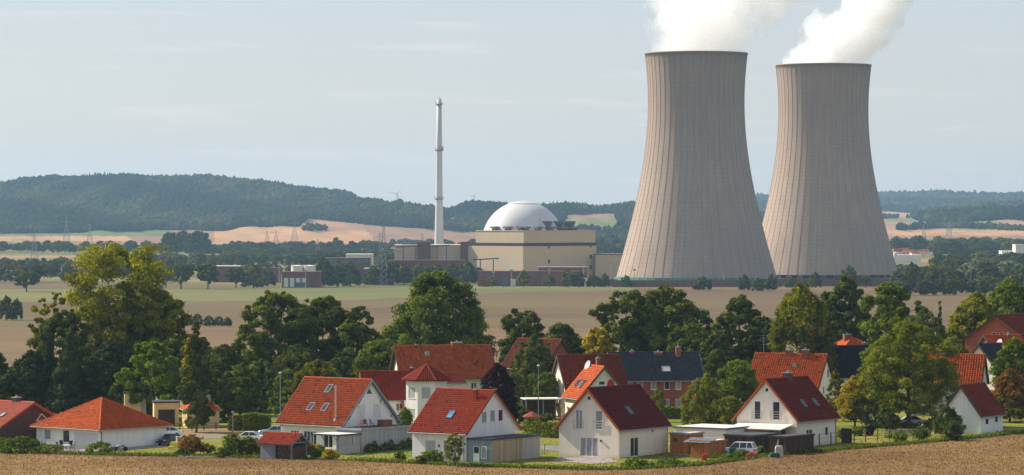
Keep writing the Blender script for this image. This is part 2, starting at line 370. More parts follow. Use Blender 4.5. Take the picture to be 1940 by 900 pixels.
drape('paved_terrace', pp((70, 856), (80, 850), (190, 853), (250, 847), (310, 843), (330, 846), (190, 858)), M['pave'], .05, 3)
drape('gravel_yard', pp((1275, 862), (1300, 850), (1380, 846), (1440, 850), (1425, 866), (1350, 868)), M['pave'], .05, 3)

# far land: rows of (distance: photo row of the bare land at photo columns)
FT = {
    4300: [(0, 473), (1900, 473)],
    5000: [(0, 461), (300, 459), (700, 455), (900, 458), (1200, 460), (1700, 457), (1940, 452), (2400, 452)],
    5800: [(-600, 441), (0, 441), (300, 434), (500, 426), (575, 419), (700, 427), (900, 441), (1000, 438), (1100, 425), (1200, 432), (1450, 438), (1700, 438), (1940, 432), (2400, 430)],
    6400: [(-600, 412), (0, 410), (300, 405), (575, 406), (700, 400), (780, 397), (850, 405), (885, 396), (950, 397), (985, 404), (1040, 400), (1080, 393), (1130, 399), (1200, 398), (1300, 402), (1450, 415), (1700, 424), (1800, 420), (1940, 412), (2400, 405)],
    7600: [(-600, 360), (0, 353), (100, 345), (200, 339), (270, 338), (400, 345), (520, 355), (600, 363), (650, 371), (690, 388), (760, 404), (900, 410), (1200, 412), (1450, 414), (1700, 416), (1740, 420), (1800, 411), (1850, 405), (1940, 396), (2200, 388), (2600, 384)],
    9000: [(-600, 378), (0, 372), (600, 385), (700, 400), (900, 408), (1200, 410), (1450, 408), (1700, 404), (1940, 405), (2600, 400)],
    12000: [(-600, 400), (0, 400), (700, 402), (1200, 400), (1380, 382), (1450, 377), (1600, 374), (1700, 373), (1780, 370), (1850, 372), (1940, 373), (2300, 378), (2900, 384)],
    15000: [(0, 425), (1940, 425)],
}
FD = sorted(FT)
def fz(px, d):
    px = np.asarray(px, float); d = np.asarray(d, float)
    Z = np.stack([EYE + (YH - np.interp(px, *zip(*FT[k]))) * k / F for k in FD])
    i = np.clip(np.searchsorted(FD, d, side='right') - 1, 0, len(FD) - 2); D = np.array(FD, float)
    t = (d - D[i]) / (D[i + 1] - D[i]); n = np.arange(len(px)) if px.ndim else 0
    z = Z[i, n] * (1 - t) + Z[i + 1, n] * t
    u = np.clip((d - 4300) / 1200, 0, 1); z = z + 7 * np.clip((d - 5900) / 500, 0, 1) * np.clip((7700 - d) / 400, 0, 1) * (np.sin(px * .016 + .006 * d) + .6 * np.sin(px * .035 - d * .011 + 1)) * (px < 760)
    return z + u * (2.2 * np.sin(px * .021 + d * .004) + 1.5 * np.sin(px * .043 - d * .0071 + 2) + 1.0 * np.sin(px * .09 + d * .013))
def fy(px, d): return YH + (EYE - fz(px, d)) * F / d
cols_ = np.arange(-2600, 4600, 6.); rows_ = np.concatenate([np.arange(4300, 6600, 40.), np.arange(6600, 15001, 140.)])
PXg, Dg = np.meshgrid(cols_, rows_); px_, d_ = PXg.ravel(), Dg.ravel(); zz = fz(px_, d_)
V = np.stack([(px_ - CX) / F * d_, d_, zz - .2], 1); nc_ = len(cols_)
J, I = np.meshgrid(np.arange(len(rows_) - 1), np.arange(nc_ - 1), indexing='ij'); b0 = (J * nc_ + I).ravel()
Fq = np.stack([b0, b0 + 1, b0 + nc_ + 1, b0 + nc_], 1)
TAN, TAN2, PINK, GRN, GRN2, BASE = (.40, .235, .125), (.32, .195, .12), (.25, .155, .105), (.12, .145, .055), (.17, .18, .07), (.07, .08, .03)
def land_color(px, y, d):
    c = BASE
    if d < 7700 and px < 960:
        if y < 447 and px < 330: c = GRN
        elif px < 235 + (y - 445) * 2: c = TAN if y < 457 else GRN2
        elif px < 405: c = PINK
        elif px < 575 + (y - 420): c = TAN
        elif px < 690 + (y - 430) * .8: c = TAN2 if y < 436 else TAN
        else: c = PINK
        if y > 459 + 3 * math.sin(px * .02): c = GRN if px < 120 else PINK
        if 676 < px < 696 and y < 386: c = TAN
    elif px < 1300:
        c = GRN2 if y < 436 else (TAN if 450 < y < 457 else BASE)
        if 1120 < px < 1190 and 449 < y < 458: c = TAN
        if y < 414: c = PINK
    elif d < 10000:
        c = TAN2
        if 1680 < px < 1800 and 411 < y < 421: c = GRN2
        if y < 410 and px < 1800: c = TAN
        if px > 1790 and 420 < y < 436 and px < 1900: c = GRN2
        if y > 436: c = TAN
        if y > 446: c = PINK
        if y > 453: c = GRN
    else: c = (.05, .07, .035) if y < 400 else TAN2
    return c
me = idx_mesh('hills', V, Fq, M['vbase'])
fc = np.empty((len(Fq), 4), np.float32); cpx = px_[Fq].mean(1); cd = d_[Fq].mean(1); cyy = fy(cpx, cd)
for k in range(len(Fq)): fc[k, :3] = land_color(cpx[k], cyy[k], cd[k]); fc[k, 3] = 1
ca = me.attributes.new('field', 'FLOAT_COLOR', 'CORNER'); ca.data.foreach_set('color', np.repeat(fc, 4, 0).ravel())
t = NT('far_fields'); a = t.n('Attribute', attribute_name='field').outputs['Color']; nn = t.noise(.02, 6, .65, sc3=(.4, 2, 1))
me.materials[0] = t.pr(t.mix(1., a, t.mix(t.rng(nn, .35, .7), (.82, .82, .82), (1.15, 1.12, 1.1)), 'MULTIPLY'), .95, None, spec=.05)
tag(new('hills', me), kind='structure')
# ------------------------------------------------------------------ foliage
def unit(n, rng):
    v = rng.normal(size=(n, 3)); return v / np.linalg.norm(v, axis=1, keepdims=True)
def leaf_quads(P, N, size, rng, asp=.62):
    n = len(P); r = unit(n, rng); a = np.cross(N, r); a /= np.linalg.norm(a, axis=1, keepdims=True) + 1e-9; b = np.cross(N, a)
    s = size * rng.uniform(.6, 1.3, (n, 1)); a *= s; b *= s * asp
    return np.stack([P - a, P - b * .9 + a * .1, P + a, P + b * .9 + a * .1], 1).reshape(-1, 3)
PROF = {
    'round': lambda t: np.sqrt(np.clip(1 - (2 * t - 1) ** 2, 0, 1)) ** .8,
    'dome': lambda t: np.clip(1 - t ** 2.3, 0, 1) ** .62 * (.78 + .22 * np.minimum(1, t * 5)),
    'oak': lambda t: np.clip(1 - (1.55 * t - .62) ** 2 * 1.05, .12, 1) ** .6,
    'cone': lambda t: np.clip(1.02 - t, .03, 1) ** .9,
    'column': lambda t: np.clip(1 - t ** 3, .05, 1) ** .8 * (.7 + .3 * np.minimum(1, t * 3)),
    'birch': lambda t: np.clip(1 - (1.35 * t - .42) ** 2 * 1.2, .1, 1) ** .6,
    'vase': lambda t: .45 + .55 * np.sin(np.clip(t, 0, 1) * 2.4),
}
def crown_arrays(rx, h, n, seed, prof='round', clump=.17, leaf=.42, nc=None, droop=0., lump=.2, fill=.55, ry=None, up=.35):
    rng = np.random.default_rng(seed); ry = ry or rx
    nc = int(min(420, (nc or (70 + n / 200)) * 1.7)); clump *= .86; lump *= .7
    t = rng.uniform(.0, 1, nc) ** .92; an = rng.uniform(0, 2 * np.pi, nc)
    u = fill + (1 - fill) * np.sqrt(rng.uniform(0, 1, nc)); ph = rng.uniform(0, 6.28, 4)
    lm = 1 + lump * np.sin(3 * an + ph[0] + 4 * t) + lump * .7 * np.sin(5 * an + ph[1] - 7 * t) + rng.normal(0, lump * .35, nc)
    pr = PROF[prof](t)
    rc = clump * min(rx, h * .6) * rng.uniform(.6, 1.35, nc) * (.55 + .45 * pr)
    R = np.maximum(pr * lm * u, .02)
    C = np.stack([(rx * R - rc * .5) * np.cos(an), (ry * R - rc * .5) * np.sin(an), rc + (h - 1.7 * rc) * t + rng.normal(0, h * .02, nc)], 1)
    idx = rng.choice(nc, n, p=rc ** 2 / (rc ** 2).sum()); d = unit(n, rng); d[:, 2] += up; d /= np.linalg.norm(d, axis=1, keepdims=True)
    k = rng.normal(.88, .24, (n, 1))
    P = C[idx] + d * rc[idx][:, None] * k * np.array([1.15, 1.15, .85])
    if droop: P[:, 2] -= droop * rng.uniform(0, 1, n) ** 2 * rc[idx] * 2.2
    out = P * np.array([1, 1, .35]); out /= np.linalg.norm(out, axis=1, keepdims=True) + 1e-6
    N = d * .9 + out * .35 + unit(n, rng) * .65; N /= np.linalg.norm(N, axis=1, keepdims=True)
    cr = rng.uniform(0, 1, nc); rnd = np.clip(cr[idx] * .55 + rng.uniform(0, 1, n) * .45, 0, 1)
    return leaf_quads(P, N, leaf, rng), rnd, C, rc
def crown_mesh(name, mat, **k):
    V, rnd, C, rc = crown_arrays(**k); return np_mesh(name, V, 4, mat, rnd), C, rc
def trunk_builder(C, h0, r, rng, nb=9, stems=1):
    """tapered trunk, forks and limbs out to the leaf clumps"""
    mb = MB(); top = max(c[2] for c in C); axis = []
    for s in range(stems):
        ox, oy = (0, 0) if stems == 1 else (math.cos(s * 2.4) * r * 2, math.sin(s * 2.4) * r * 2)
        lean = (rng.normal(0, .25), rng.normal(0, .25)) if stems > 1 else (rng.normal(0, .03), rng.normal(0, .03))
        pts = []; rad = []
        for k in range(7):
            q = k / 6; z = -.3 + (h0 + top * .72) * q
            pts.append(Vector((ox + lean[0] * z * .35 + rng.normal(0, .08), oy + lean[1] * z * .35 + rng.normal(0, .08), z))); rad.append(r * (1 - q * .82) * (1.35 if k == 0 else 1))
        mb.path(pts, rad, 8); axis.append((pts, rad))
    order = rng.permutation(len(C))[:nb * stems]
    for j, i in enumerate(order):
        pts, rad = axis[j % stems]; c = Vector(C[i]) + Vector((0, 0, h0)); zt = max(h0 * .75, c.z - (Vector((c.x, c.y, 0)).length) * .9 - 1)
        k = min(range(7), key=lambda q: abs(pts[q].z - zt)); k = min(k, 5); a = pts[k]; m = a.lerp(c, .5) + Vector((0, 0, .4))
        mb.path([a, m, c], [rad[k] * .5, rad[k] * .3, .03], 5)
    return mb
LEAF = {
    'oak': leafmat('leaf_oak', (0.094, 0.123, 0.019), (0.220, 0.248, 0.027), .28, .15),
    'maple': leafmat('leaf_maple', (0.109, 0.150, 0.017), (0.251, 0.292, 0.026), .34, .1),
    'dark': leafmat('leaf_dark', (0.071, 0.094, 0.023), (0.167, 0.191, 0.032), .22, .2),
    'bright': leafmat('leaf_bright', (0.145, 0.211, 0.019), (0.277, 0.343, 0.029), .42, .1),
    'olive': leafmat('leaf_olive', (0.122, 0.130, 0.018), (0.259, 0.246, 0.027), .36, .15),
    'yellow': leafmat('leaf_yellow', (.32,.25,.014), (.55,.42,.025), .4, .1),
    'poplar': leafmat('leaf_poplar', (.19,.20,.016), (.40,.36,.024), .38, .1, .4),
    'walnut': leafmat('leaf_walnut', (0.118, 0.143, 0.016), (0.261, 0.261, 0.022), .36, .1),
    'pine': leafmat('leaf_pine', (0.047, 0.065, 0.026), (0.095, 0.112, 0.033), .12, .2),
    'larch': leafmat('leaf_larch', (0.087, 0.111, 0.032), (0.158, 0.190, 0.045), .25, .1),
    'purple': leafmat('leaf_purple', (0.031, 0.012, 0.020), (0.072, 0.026, 0.037), .2, .1),
    'rust': leafmat('leaf_rust', (0.194, 0.092, 0.022), (0.329, 0.165, 0.030), .35, .1),
    'willow': leafmat('leaf_willow', (.17,.18,.03), (.30,.28,.05), .35, .1),
    'silver': leafmat('leaf_silver', (0.110, 0.132, 0.077), (0.209, 0.231, 0.143), .25, .2),
    'valley': leafmat('leaf_valley', (0.061, 0.075, 0.020), (0.133, 0.145, 0.026), .25, .5),
    'forest': leafmat('leaf_forest', (.019,.027,.010), (.062,.058,.018), .05, .1, .7),
    'weed': leafmat('leaf_weed', (.10, .15, .016), (.22, .22, .04), .35, .2),
    'straw': leafmat('leaf_straw', (.25, .155, .06), (.46, .31, .13), .2, .1, .4),
}
def tree(px, top, wpx, d, sp, prof, label, seed, cat='tree', base=.28, group=None, name=None, n=None, mat2=None, bark='bark', stems=1, dens=.36, **k):
    """px, top, wpx: photo column of the stem, row of the top, crown width; d: distance in metres"""
    s = SX(d); p = at(px, d); zt = EYE + (YH - top) / s; H = max(1.2, zt - p.z); w = wpx / s / 2
    h0 = H * base; hc = H - h0
    hp = hc * s; n = n or int(min(42000, max(2000, (dens * .7 + .32) * 2.4 * wpx * hp)))
    leaf = k.pop('leaf', .40) * (d / 550) ** .5 * .66
    me, C, rc = crown_mesh('crown', LEAF[sp], rx=w, h=hc, n=n, seed=seed, prof=prof, leaf=leaf, **k)
    rng = np.random.default_rng(seed + 1)
    root = thing(name or 'tree', label, cat, p, 0, group)
    c = new('crown', me, root, (0, 0, h0))
    if mat2:      # a patch of differently coloured foliage inside the same crown
        me2, _, _ = crown_mesh('crown', LEAF[mat2[0]], rx=w * mat2[1], h=hc * mat2[2], n=int(n * mat2[1] * mat2[2] * .8), seed=seed + 5, prof=prof, leaf=leaf, **k)
        new('crown', me2, root, (mat2[3] * w, -w * .25, h0 + hc * mat2[4]))
    trunk_builder(C, h0, max(.12, w * .055 if stems == 1 else w * .035), rng, 10 if w > 2.5 else 4, stems).build('trunk', M[bark], root, smooth=True)
    return root
def bush(px, base_y, top, wpx, sp, label, seed, prof='round', cat='bush', d=None, name='bush', group=None, **k):
    p = at(px, d) if d else ray_ground(px, base_y); s = SX(p.y); zt = EYE + (YH - top) / s; h = max(.5, zt - p.z); w = wpx / s / 2
    me, C, rc = crown_mesh(name, LEAF[sp], rx=w, h=h, n=int(max(350, min(5000, .55 * wpx * h * s))), seed=seed, prof=prof, leaf=k.pop('leaf', .22), clump=k.pop('clump', .26), up=.5, fill=.3, **k)
    o = new(name, me, None, (p.x, p.y, p.z - .05)); return tag(o, label, cat, group)
def hedge(name, label, a, b, w, h, sp, seed, n=2500):
    a = Vector(a); b = Vector(b); L = (b - a).length; rng = np.random.default_rng(seed); ang = math.atan2(b.y - a.y, b.x - a.x)
    P = np.stack([rng.uniform(0, L, n), rng.uniform(-w / 2, w / 2, n), rng.uniform(0, h, n)], 1)
    f = rng.integers(0, 4, n); P[f == 0, 2] = h + rng.normal(0, .06, (f == 0).sum()); P[f == 1, 1] = -w / 2 + rng.normal(0, .06, (f == 1).sum()); P[f == 2, 1] = w / 2
    P[:, 2] += .12 * np.sin(P[:, 0] * 1.3) * (P[:, 2] > h * .8)
    N = unit(n, rng) + np.where((f == 0)[:, None], [0, 0, 1.2], [0, -1.0, .3]); N /= np.linalg.norm(N, axis=1, keepdims=True)
    me = np_mesh(name, leaf_quads(P, N, .17, rng), 4, LEAF[sp], rng.uniform(0, 1, n))
    o = new(name, me, None, (a.x, a.y, gz(a.x, a.y)), ang); return tag(o, label, 'hedge')

# ------------------------------------------------------------------ houses
UP = Vector((0, 0, 1))
def tile_sheet(lu, lv, poly=None, tw=.30, tl=.36, amp=.06, step=.045, seed=0):
    rng = np.random.default_rng(seed); nu = max(1, round(lu / tw)); nv = max(1, round(lv / tl)); tw = lu / nu; tl = lv / nv
    prof = np.array([0, .25, .5, .75, 1.]); amp *= 1.5; hz = amp * np.array([.05, .95, .8, .1, .05])
    U, Vv = np.meshgrid(np.arange(nu) * tw, np.arange(nv) * tl); U = U.ravel(); Vv = Vv.ravel()
    keep = np.ones(len(U), bool)
    if poly is not None:
        cu, cv = U + tw / 2, Vv + tl / 2; keep[:] = False
        for i in range(len(poly)):
            (x1, y1), (x2, y2) = poly[i], poly[(i + 1) % len(poly)]
            if y1 == y2: continue
            hit = ((y1 > cv) != (y2 > cv)) & (cu < (x2 - x1) * (cv - y1) / (y2 - y1) + x1); keep ^= hit
    U, Vv = U[keep], Vv[keep]; nt = len(U); jit = rng.normal(0, .006, nt)
    def row(off, base):       # 5 points of the wave
        return np.stack([U[:, None] + prof * tw, np.repeat((Vv + off)[:, None], 5, 1), hz + base + jit[:, None]], 2)
    lo = row(0, step + .012); hi = row(tl, .012); lip = row(0, -.01)
    VV = np.concatenate([lip, lo, hi], 1)           # nt,15,3
    q = []
    for r in (0, 1):
        for c in range(4): q.append((r * 5 + c, r * 5 + c + 1, (r + 1) * 5 + c + 1, (r + 1) * 5 + c))
    q = np.array(q); Fq = (q[None] + (np.arange(nt) * 15)[:, None, None]).reshape(-1, 4)
    rn = np.clip(rng.normal(.5, .2, nt), 0, 1)
    return VV.reshape(-1, 3), Fq, np.repeat(rn, 8)
class Slope:
    def __init__(s, O, U, V, lu, lv, poly=None):
        s.O, s.U, s.V, s.lu, s.lv, s.poly = Vector(O), Vector(U), Vector(V), lu, lv, poly; s.N = s.U.cross(s.V)
    def fr(s): return (s.O, s.U, s.V, s.N)
    def p(s, u, v, n=0): return s.O + s.U * u + s.V * v + s.N * n
def slopes(A, B, He, Hr, kind, og, oe):
    if kind in 'LR':
        half = (A if kind == 'L' else B) / 2; p = math.atan2(Hr - He, half); c, s_ = math.cos(p), math.sin(p)
        zE = He - oe * math.tan(p); lv = (half + oe) / c
        if kind == 'L':
            return [Slope((oe, -og, zE), (0, 1, 0), (-c, 0, s_), B + 2 * og, lv), Slope((-A - oe, B + og, zE), (0, -1, 0), (c, 0, s_), B + 2 * og, lv)]
        return [Slope((-A - og, -oe, zE), (1, 0, 0), (0, c, s_), A + 2 * og, lv), Slope((og, B + oe, zE), (-1, 0, 0), (0, -c, s_), A + 2 * og, lv)]
    a, b = A + 2 * oe, B + 2 * oe; m = min(a, b) / 2; p = math.atan2(Hr - He, m); c, s_ = math.cos(p), math.sin(p); lv = m / c
    T = lambda w: [(0, 0), (w, 0), (w - m, lv), (m, lv)] if w > 2 * m + 1e-3 else [(0, 0), (w, 0), (w / 2, lv)]
    return [Slope((-A - oe, -oe, He), (1, 0, 0), (0, c, s_), a, lv, T(a)), Slope((oe, -oe, He), (0, 1, 0), (-c, 0, s_), b, lv, T(b)),
            Slope((oe, B + oe, He), (-1, 0, 0), (0, -c, s_), a, lv, T(a)), Slope((-A - oe, B + oe, He), (0, -1, 0), (c, 0, s_), b, lv, T(b))]
def put_tiles(parent, sl, mat, seed, **k):
    VV, Fq, rn = tile_sheet(sl.lu, sl.lv, sl.poly, seed=seed, **k)
    m = np.array([sl.U, sl.V, sl.N]); W = VV @ m + np.array(sl.O)
    o = new('roof_tiles', idx_mesh('roof_tiles', W, Fq, mat, rn), parent); o['kind'] = 'stuff'; return o
def ridge_caps(parent, a, b, mat, r=.12, name='ridge_tiles'):
    a, b = Vector(a), Vector(b); L = (b - a).length; n = max(2, int(L / .4)); mb = MB(); rr = random.Random(int(L * 97))
    for i in range(n): mb.tube(a.lerp(b, i / n), a.lerp(b, (i + 1.04) / n), r * 1.08, r * .95, 8, r=rr.uniform(.2, .8))
    o = mb.build(name, mat, parent); o['kind'] = 'stuff'; return o
FRM = lambda A, B: {'L': (Vector((-A, 0, 0)), Vector((1, 0, 0)), UP, Vector((0, -1, 0))), 'R': (Vector((0, 0, 0)), Vector((0, 1, 0)), UP, Vector((1, 0, 0))),
                    'B': (Vector((0, B, 0)), Vector((-1, 0, 0)), UP, Vector((0, 1, 0))), 'W': (Vector((-A, B, 0)), Vector((0, -1, 0)), UP, Vector((-1, 0, 0)))}
def wall_face(mb, fr, poly, holes, depth=.16):
    O, U, Wv, N = fr; P = lambda u, w, n=0: O + U * u + Wv * w + N * n
    rings = [[Vector((u, w, 0)) for u, w in poly]] + [[Vector((u, w, 0)) for u, w in h][::-1] for h in holes]
    tri = tessellate_polygon(rings); flat = [v for r in rings for v in r]; base = [P(v.x, v.y) for v in flat]
    fs = []
    for t3 in tri:
        a, b, c = (flat[i] for i in t3); fs.append(t3 if (b - a).cross(c - a).z > 0 else t3[::-1])
    mb.add(base, fs)
    for h in holes:
        n = len(h); vs = [P(u, w) for u, w in h] + [P(u, w, -depth) for u, w in h]
        mb.add(vs, [(k, n + k, n + (k + 1) % n, (k + 1) % n) for k in range(n)])
        mb.add([P(u, w, -depth) for u, w in h], [tuple(range(n))])
def window(parent, fr, t0, t1, z0, z1, kind='glass', frame='upvc', c=2, r=1, sill=True, name=None, recess=.10, head=0):
    """frame (part) > pane or shutter, sill (sub-parts)"""
    m = MB(); fw = .07; a, b = -recess, -recess + .06
    m.fbox(fr, t0, t0 + fw, z0, z1, a, b); m.fbox(fr, t1 - fw, t1, z0, z1, a, b); m.fbox(fr, t0 + fw, t1 - fw, z0, z0 + fw, a, b); m.fbox(fr, t0 + fw, t1 - fw, z1 - fw, z1, a, b)
    if kind not in ('shut', 'shutw'):
        for i in range(1, c): x = t0 + (t1 - t0) * i / c; m.fbox(fr, x - .045, x + .045, z0 + fw, z1 - fw, a, b - .005)
        for i in range(1, r): z = z0 + (z1 - z0) * i / r; m.fbox(fr, t0 + fw, t1 - fw, z - .03, z + .03, a, b - .01)
    w = m.build(name or ('window' if z0 > .4 else 'door'), M[frame], parent)
    q = MB()
    if kind in ('shut', 'shutw'):
        k = max(3, int((z1 - z0) / .11)); h = (z1 - z0 - 2 * fw) / k
        for i in range(k): q.fbox(fr, t0 + fw, t1 - fw, z0 + fw + i * h + .008, z0 + fw + (i + 1) * h, a, b - .012 + .002)
        q.build('shutter', M[kind], w)
    else:
        q.fbox(fr, t0 + fw, t1 - fw, z0 + fw, z1 - fw, a + .012, a + .022); q.build('pane', M['glass'], w)
        if kind == 'curt':
            e = MB(); x = t0 + fw; k = 6; dx = (t1 - t0 - 2 * fw) / k
            for i in range(k): e.fbox(fr, x + i * dx, x + (i + .96) * dx, z0 + fw, z1 - fw, a + .0225, a + .026 + .004 * (i % 2))
            e.build('curtain', M['curt'], w)
    if sill and z0 > .4: s = MB(); s.fbox(fr, t0 - .05, t1 + .05, z0 - .05, z0, -.10, .06); s.build('sill', M['upvc'], w)
    return w
def skylight(parent, sl, u, v, w, h, mat='glass'):
    fr = sl.fr(); m = MB(); b = .07
    m.fbox(fr, u, u + b, v, v + h, 0, .24); m.fbox(fr, u + w - b, u + w, v, v + h, 0, .24); m.fbox(fr, u + b, u + w - b, v, v + b, 0, .24); m.fbox(fr, u + b, u + w - b, v + h - b, v + h, 0, .25)
    o = m.build('skylight', M['slf'], parent); q = MB(); q.fbox(fr, u + b, u + w - b, v + b, v + h - b, .0, .21); q.build('pane', M[mat], o)
def chimney(parent, p, w, h, mat='redbrick', l=None, cap='zinc', cw=.1):
    l = l or w; m = MB(); m.box(p[0] - w / 2, p[0] + w / 2, p[1] - l / 2, p[1] + l / 2, p[2] - 1.2, p[2] + h); o = m.build('chimney', M[mat], parent)
    q = MB(); q.box(p[0] - w / 2 - cw / 2, p[0] + w / 2 + cw / 2, p[1] - l / 2 - cw / 2, p[1] + l / 2 + cw / 2, p[2] + h, p[2] + h + .12)
    q.tube((p[0], p[1], p[2] + h + .1), (p[0], p[1], p[2] + h + .38), .13, .11, 8); q.build('chimney_cap', M[cap], o)
    return o
def house(name, label, px, d, al, A, B, He, Hr, kind, wall, roof, og=.4, oe=.5, wins=(), base_z=None, cat='house', seed=1, tw=.30, tl=.36, amp=.06, step=.045,
          barge='wooddk', gutter='zinc', pipes=(), lights=(), tiles=True, plinth=True, slab_m=None, tri=()):
    p = at(px, d); 
    if base_z is not None: p.z = base_z
    root = thing(name, label, cat, p, -math.radians(al)); fr = FRM(A, B); S = slopes(A, B, He, Hr, kind, og, oe)
    holes = {k: [] for k in 'LRBW'}
    for w in wins: f, t0, t1, z0, z1 = w[:5]; holes[f].append([(t0, z0), (t1, z0), (t1, z1), (t0, z1)])
    for f, pts in tri: holes[f].append(pts)
    mb = MB()
    for k in 'LRBW':
        w = A if k in 'LB' else B; z0 = -1.5
        if kind == 'L' and k in 'LB' or kind == 'R' and k in 'RW': poly = [(0, z0), (w, z0), (w, He - .03), (w / 2, Hr - .03), (0, He - .03)]
        else: poly = [(0, z0), (w, z0), (w, He - .03), (0, He - .03)]
        wall_face(mb, fr[k], poly, holes[k])
    mb.build('wall', M[wall], root)
    for w in wins:
        f, t0, t1, z0, z1 = w[:5]; window(root, fr[f], t0, t1, z0, z1, **(w[5] if len(w) > 5 else {}))
    for f, pts in tri:
        O, U, Wv, N = fr[f]; c = Vector((sum(q[0] for q in pts) / 3, sum(q[1] for q in pts) / 3)); m = MB()
        P = lambda q, n, k: O + U * (c.x + (q[0] - c.x) * k) + Wv * (c.y + (q[1] - c.y) * k) + N * n
        for i in range(3):
            a, b = pts[i], pts[(i + 1) % 3]
            m.add([P(a, -.03, 1), P(b, -.03, 1), P(b, -.03, .74), P(a, -.03, .74), P(a, -.10, 1), P(b, -.10, 1), P(b, -.10, .74), P(a, -.10, .74)], [(0, 1, 2, 3), (3, 2, 6, 7), (0, 4, 5, 1)])
        w = m.build('window', M['upvc'], root); q = MB(); q.add([P(x, -.08, .76) for x in pts], [(0, 1, 2)]); q.build('pane', M['glass'], w)
    # roof: boarding slab, tiles, ridge tiles, gutters, barge boards
    r = MB()
    for s in S:
        pts = s.poly or [(0, 0), (s.lu, 0), (s.lu, s.lv), (0, s.lv)]; n = len(pts)
        vs = [s.p(u, v, 0) for u, v in pts] + [s.p(u, v, -.14) for u, v in pts]
        r.add(vs, [tuple(range(n)), tuple(range(2 * n - 1, n - 1, -1))] + [(k, n + k, n + (k + 1) % n, (k + 1) % n) for k in range(n)])
    ro = r.build('roof', M[slab_m or barge], root)
    if tiles:
        for i, s in enumerate(S): put_tiles(ro, s, M[roof], seed * 7 + i, tw=tw, tl=tl, amp=amp, step=step)
        if kind in 'LR': ridge_caps(ro, S[0].p(0, S[0].lv, .02), S[0].p(S[0].lu, S[0].lv, .02), M[roof])
        else:
            for s in S:
                pl = s.poly; ridge_caps(ro, s.p(*pl[0], .04), s.p(*pl[-1], .04), M[roof], name='hip_tiles')
            s = S[0] if len(S[0].poly) == 4 else S[1]
            if len(s.poly) == 4: ridge_caps(ro, s.p(*s.poly[3], .04), s.p(*s.poly[2], .04), M[roof])
    for s in S[:2] if kind != 'hip' else S[:2]:
        m = MB(); m.tube(s.p(0, -.05, -.02), s.p(s.lu, -.05, -.02), .075, .075, 8); m.build('gutter', M[gutter], root)
    if kind in 'LR':
        for s in S:
            for u in ((-.04, .0), (s.lu, s.lu + .04)):
                m = MB(); m.fbox(s.fr(), u[0], u[1], 0, s.lv, -.2, .07); m.build('barge_board', M[barge], root)
    for (x, y, mt) in pipes:
        m = MB(); zg = S[0].O.z; m.tube((x, y, 0), (x, y, He - .35), .05, .05, 8); m.path([Vector((x, y, He - .35)), Vector((x + .2, y - .15, zg - .05))], [.05, .05], 8); m.build('downpipe', M[mt], root)
    for (si, u, v, w, h, *mt) in lights: skylight(root, S[si], u, v, w, h, *(mt or ['glass']))
    root['_'] = 0; del root['_']
    return root, S, fr
G = dict(kind='glass'); D1 = dict(kind='glass', c=1)
# ------------------------------------------------------------------ power station
def conc(name, c):
    t = NT(name); o = t.n('TexCoord').outputs['Object']; sp = t.n('SeparateXYZ', {0: o})
    ang = t.math('ARCTAN2', sp.outputs[1], sp.outputs[0]); z = sp.outputs[2]
    zr = t.math('FRACT', t.math('MULTIPLY', z, 1 / 2.7)); line = t.rng(zr, 0, .28, 1, 0)
    ar = t.math('FRACT', t.math('MULTIPLY', ang, 96 / 6.28318)); vl = t.rng(ar, 0, .22, 1, 0)
    v = t.n('CombineXYZ', {0: t.math('MULTIPLY', ang, 18), 1: t.math('MULTIPLY', z, .035)}).outputs[0]
    st = t.n('TexNoise', {'Vector': v, 'Scale': 1.0, 'Detail': 6, 'Roughness': .62}).outputs['Fac']
    v2 = t.n('CombineXYZ', {0: t.math('FLOOR', t.math('MULTIPLY', ang, 96 / 6.28318)), 1: t.math('FLOOR', t.math('MULTIPLY', z, 1 / 1.55))}).outputs[0]
    pn = t.n('TexWhiteNoise', {'Vector': v2}).outputs['Value']
    bl = t.noise(.018, 6, .6)
    cc = t.mix(t.rng(st, .3, .7), sc3(c, .84), sc3(c, 1.1)); cc = t.mix(t.rng(pn, 0, 1, 0, .22), cc, sc3(c, .7))
    cc = t.mix(t.math('MULTIPLY', line, .28), cc, sc3(c, .6)); cc = t.mix(t.math('MULTIPLY', vl, .22), cc, sc3(c, .6))
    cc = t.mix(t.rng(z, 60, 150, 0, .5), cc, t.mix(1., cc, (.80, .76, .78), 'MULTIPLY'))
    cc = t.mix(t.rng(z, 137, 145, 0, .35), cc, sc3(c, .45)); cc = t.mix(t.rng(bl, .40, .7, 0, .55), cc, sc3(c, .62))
    return t.pr(cc, .92, t.math('ADD', line, vl), .05, -.4, .15)
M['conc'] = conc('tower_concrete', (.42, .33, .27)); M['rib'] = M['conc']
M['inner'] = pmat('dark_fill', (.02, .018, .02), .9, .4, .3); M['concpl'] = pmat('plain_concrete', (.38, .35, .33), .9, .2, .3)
M['legconc'] = pmat('dark_leg_concrete', (.17, .15, .14), .9, .2, .3); M['net'] = pmat('teal_net', (.06, .25, .22), .8, .25, .4)  # tower legs in a darker concrete tone than the shell
def tower_r(z): return 30.6 * math.sqrt(1 + ((z - 112) / 83.2) ** 2)      # hyperboloid shell; z from the shell's lower edge
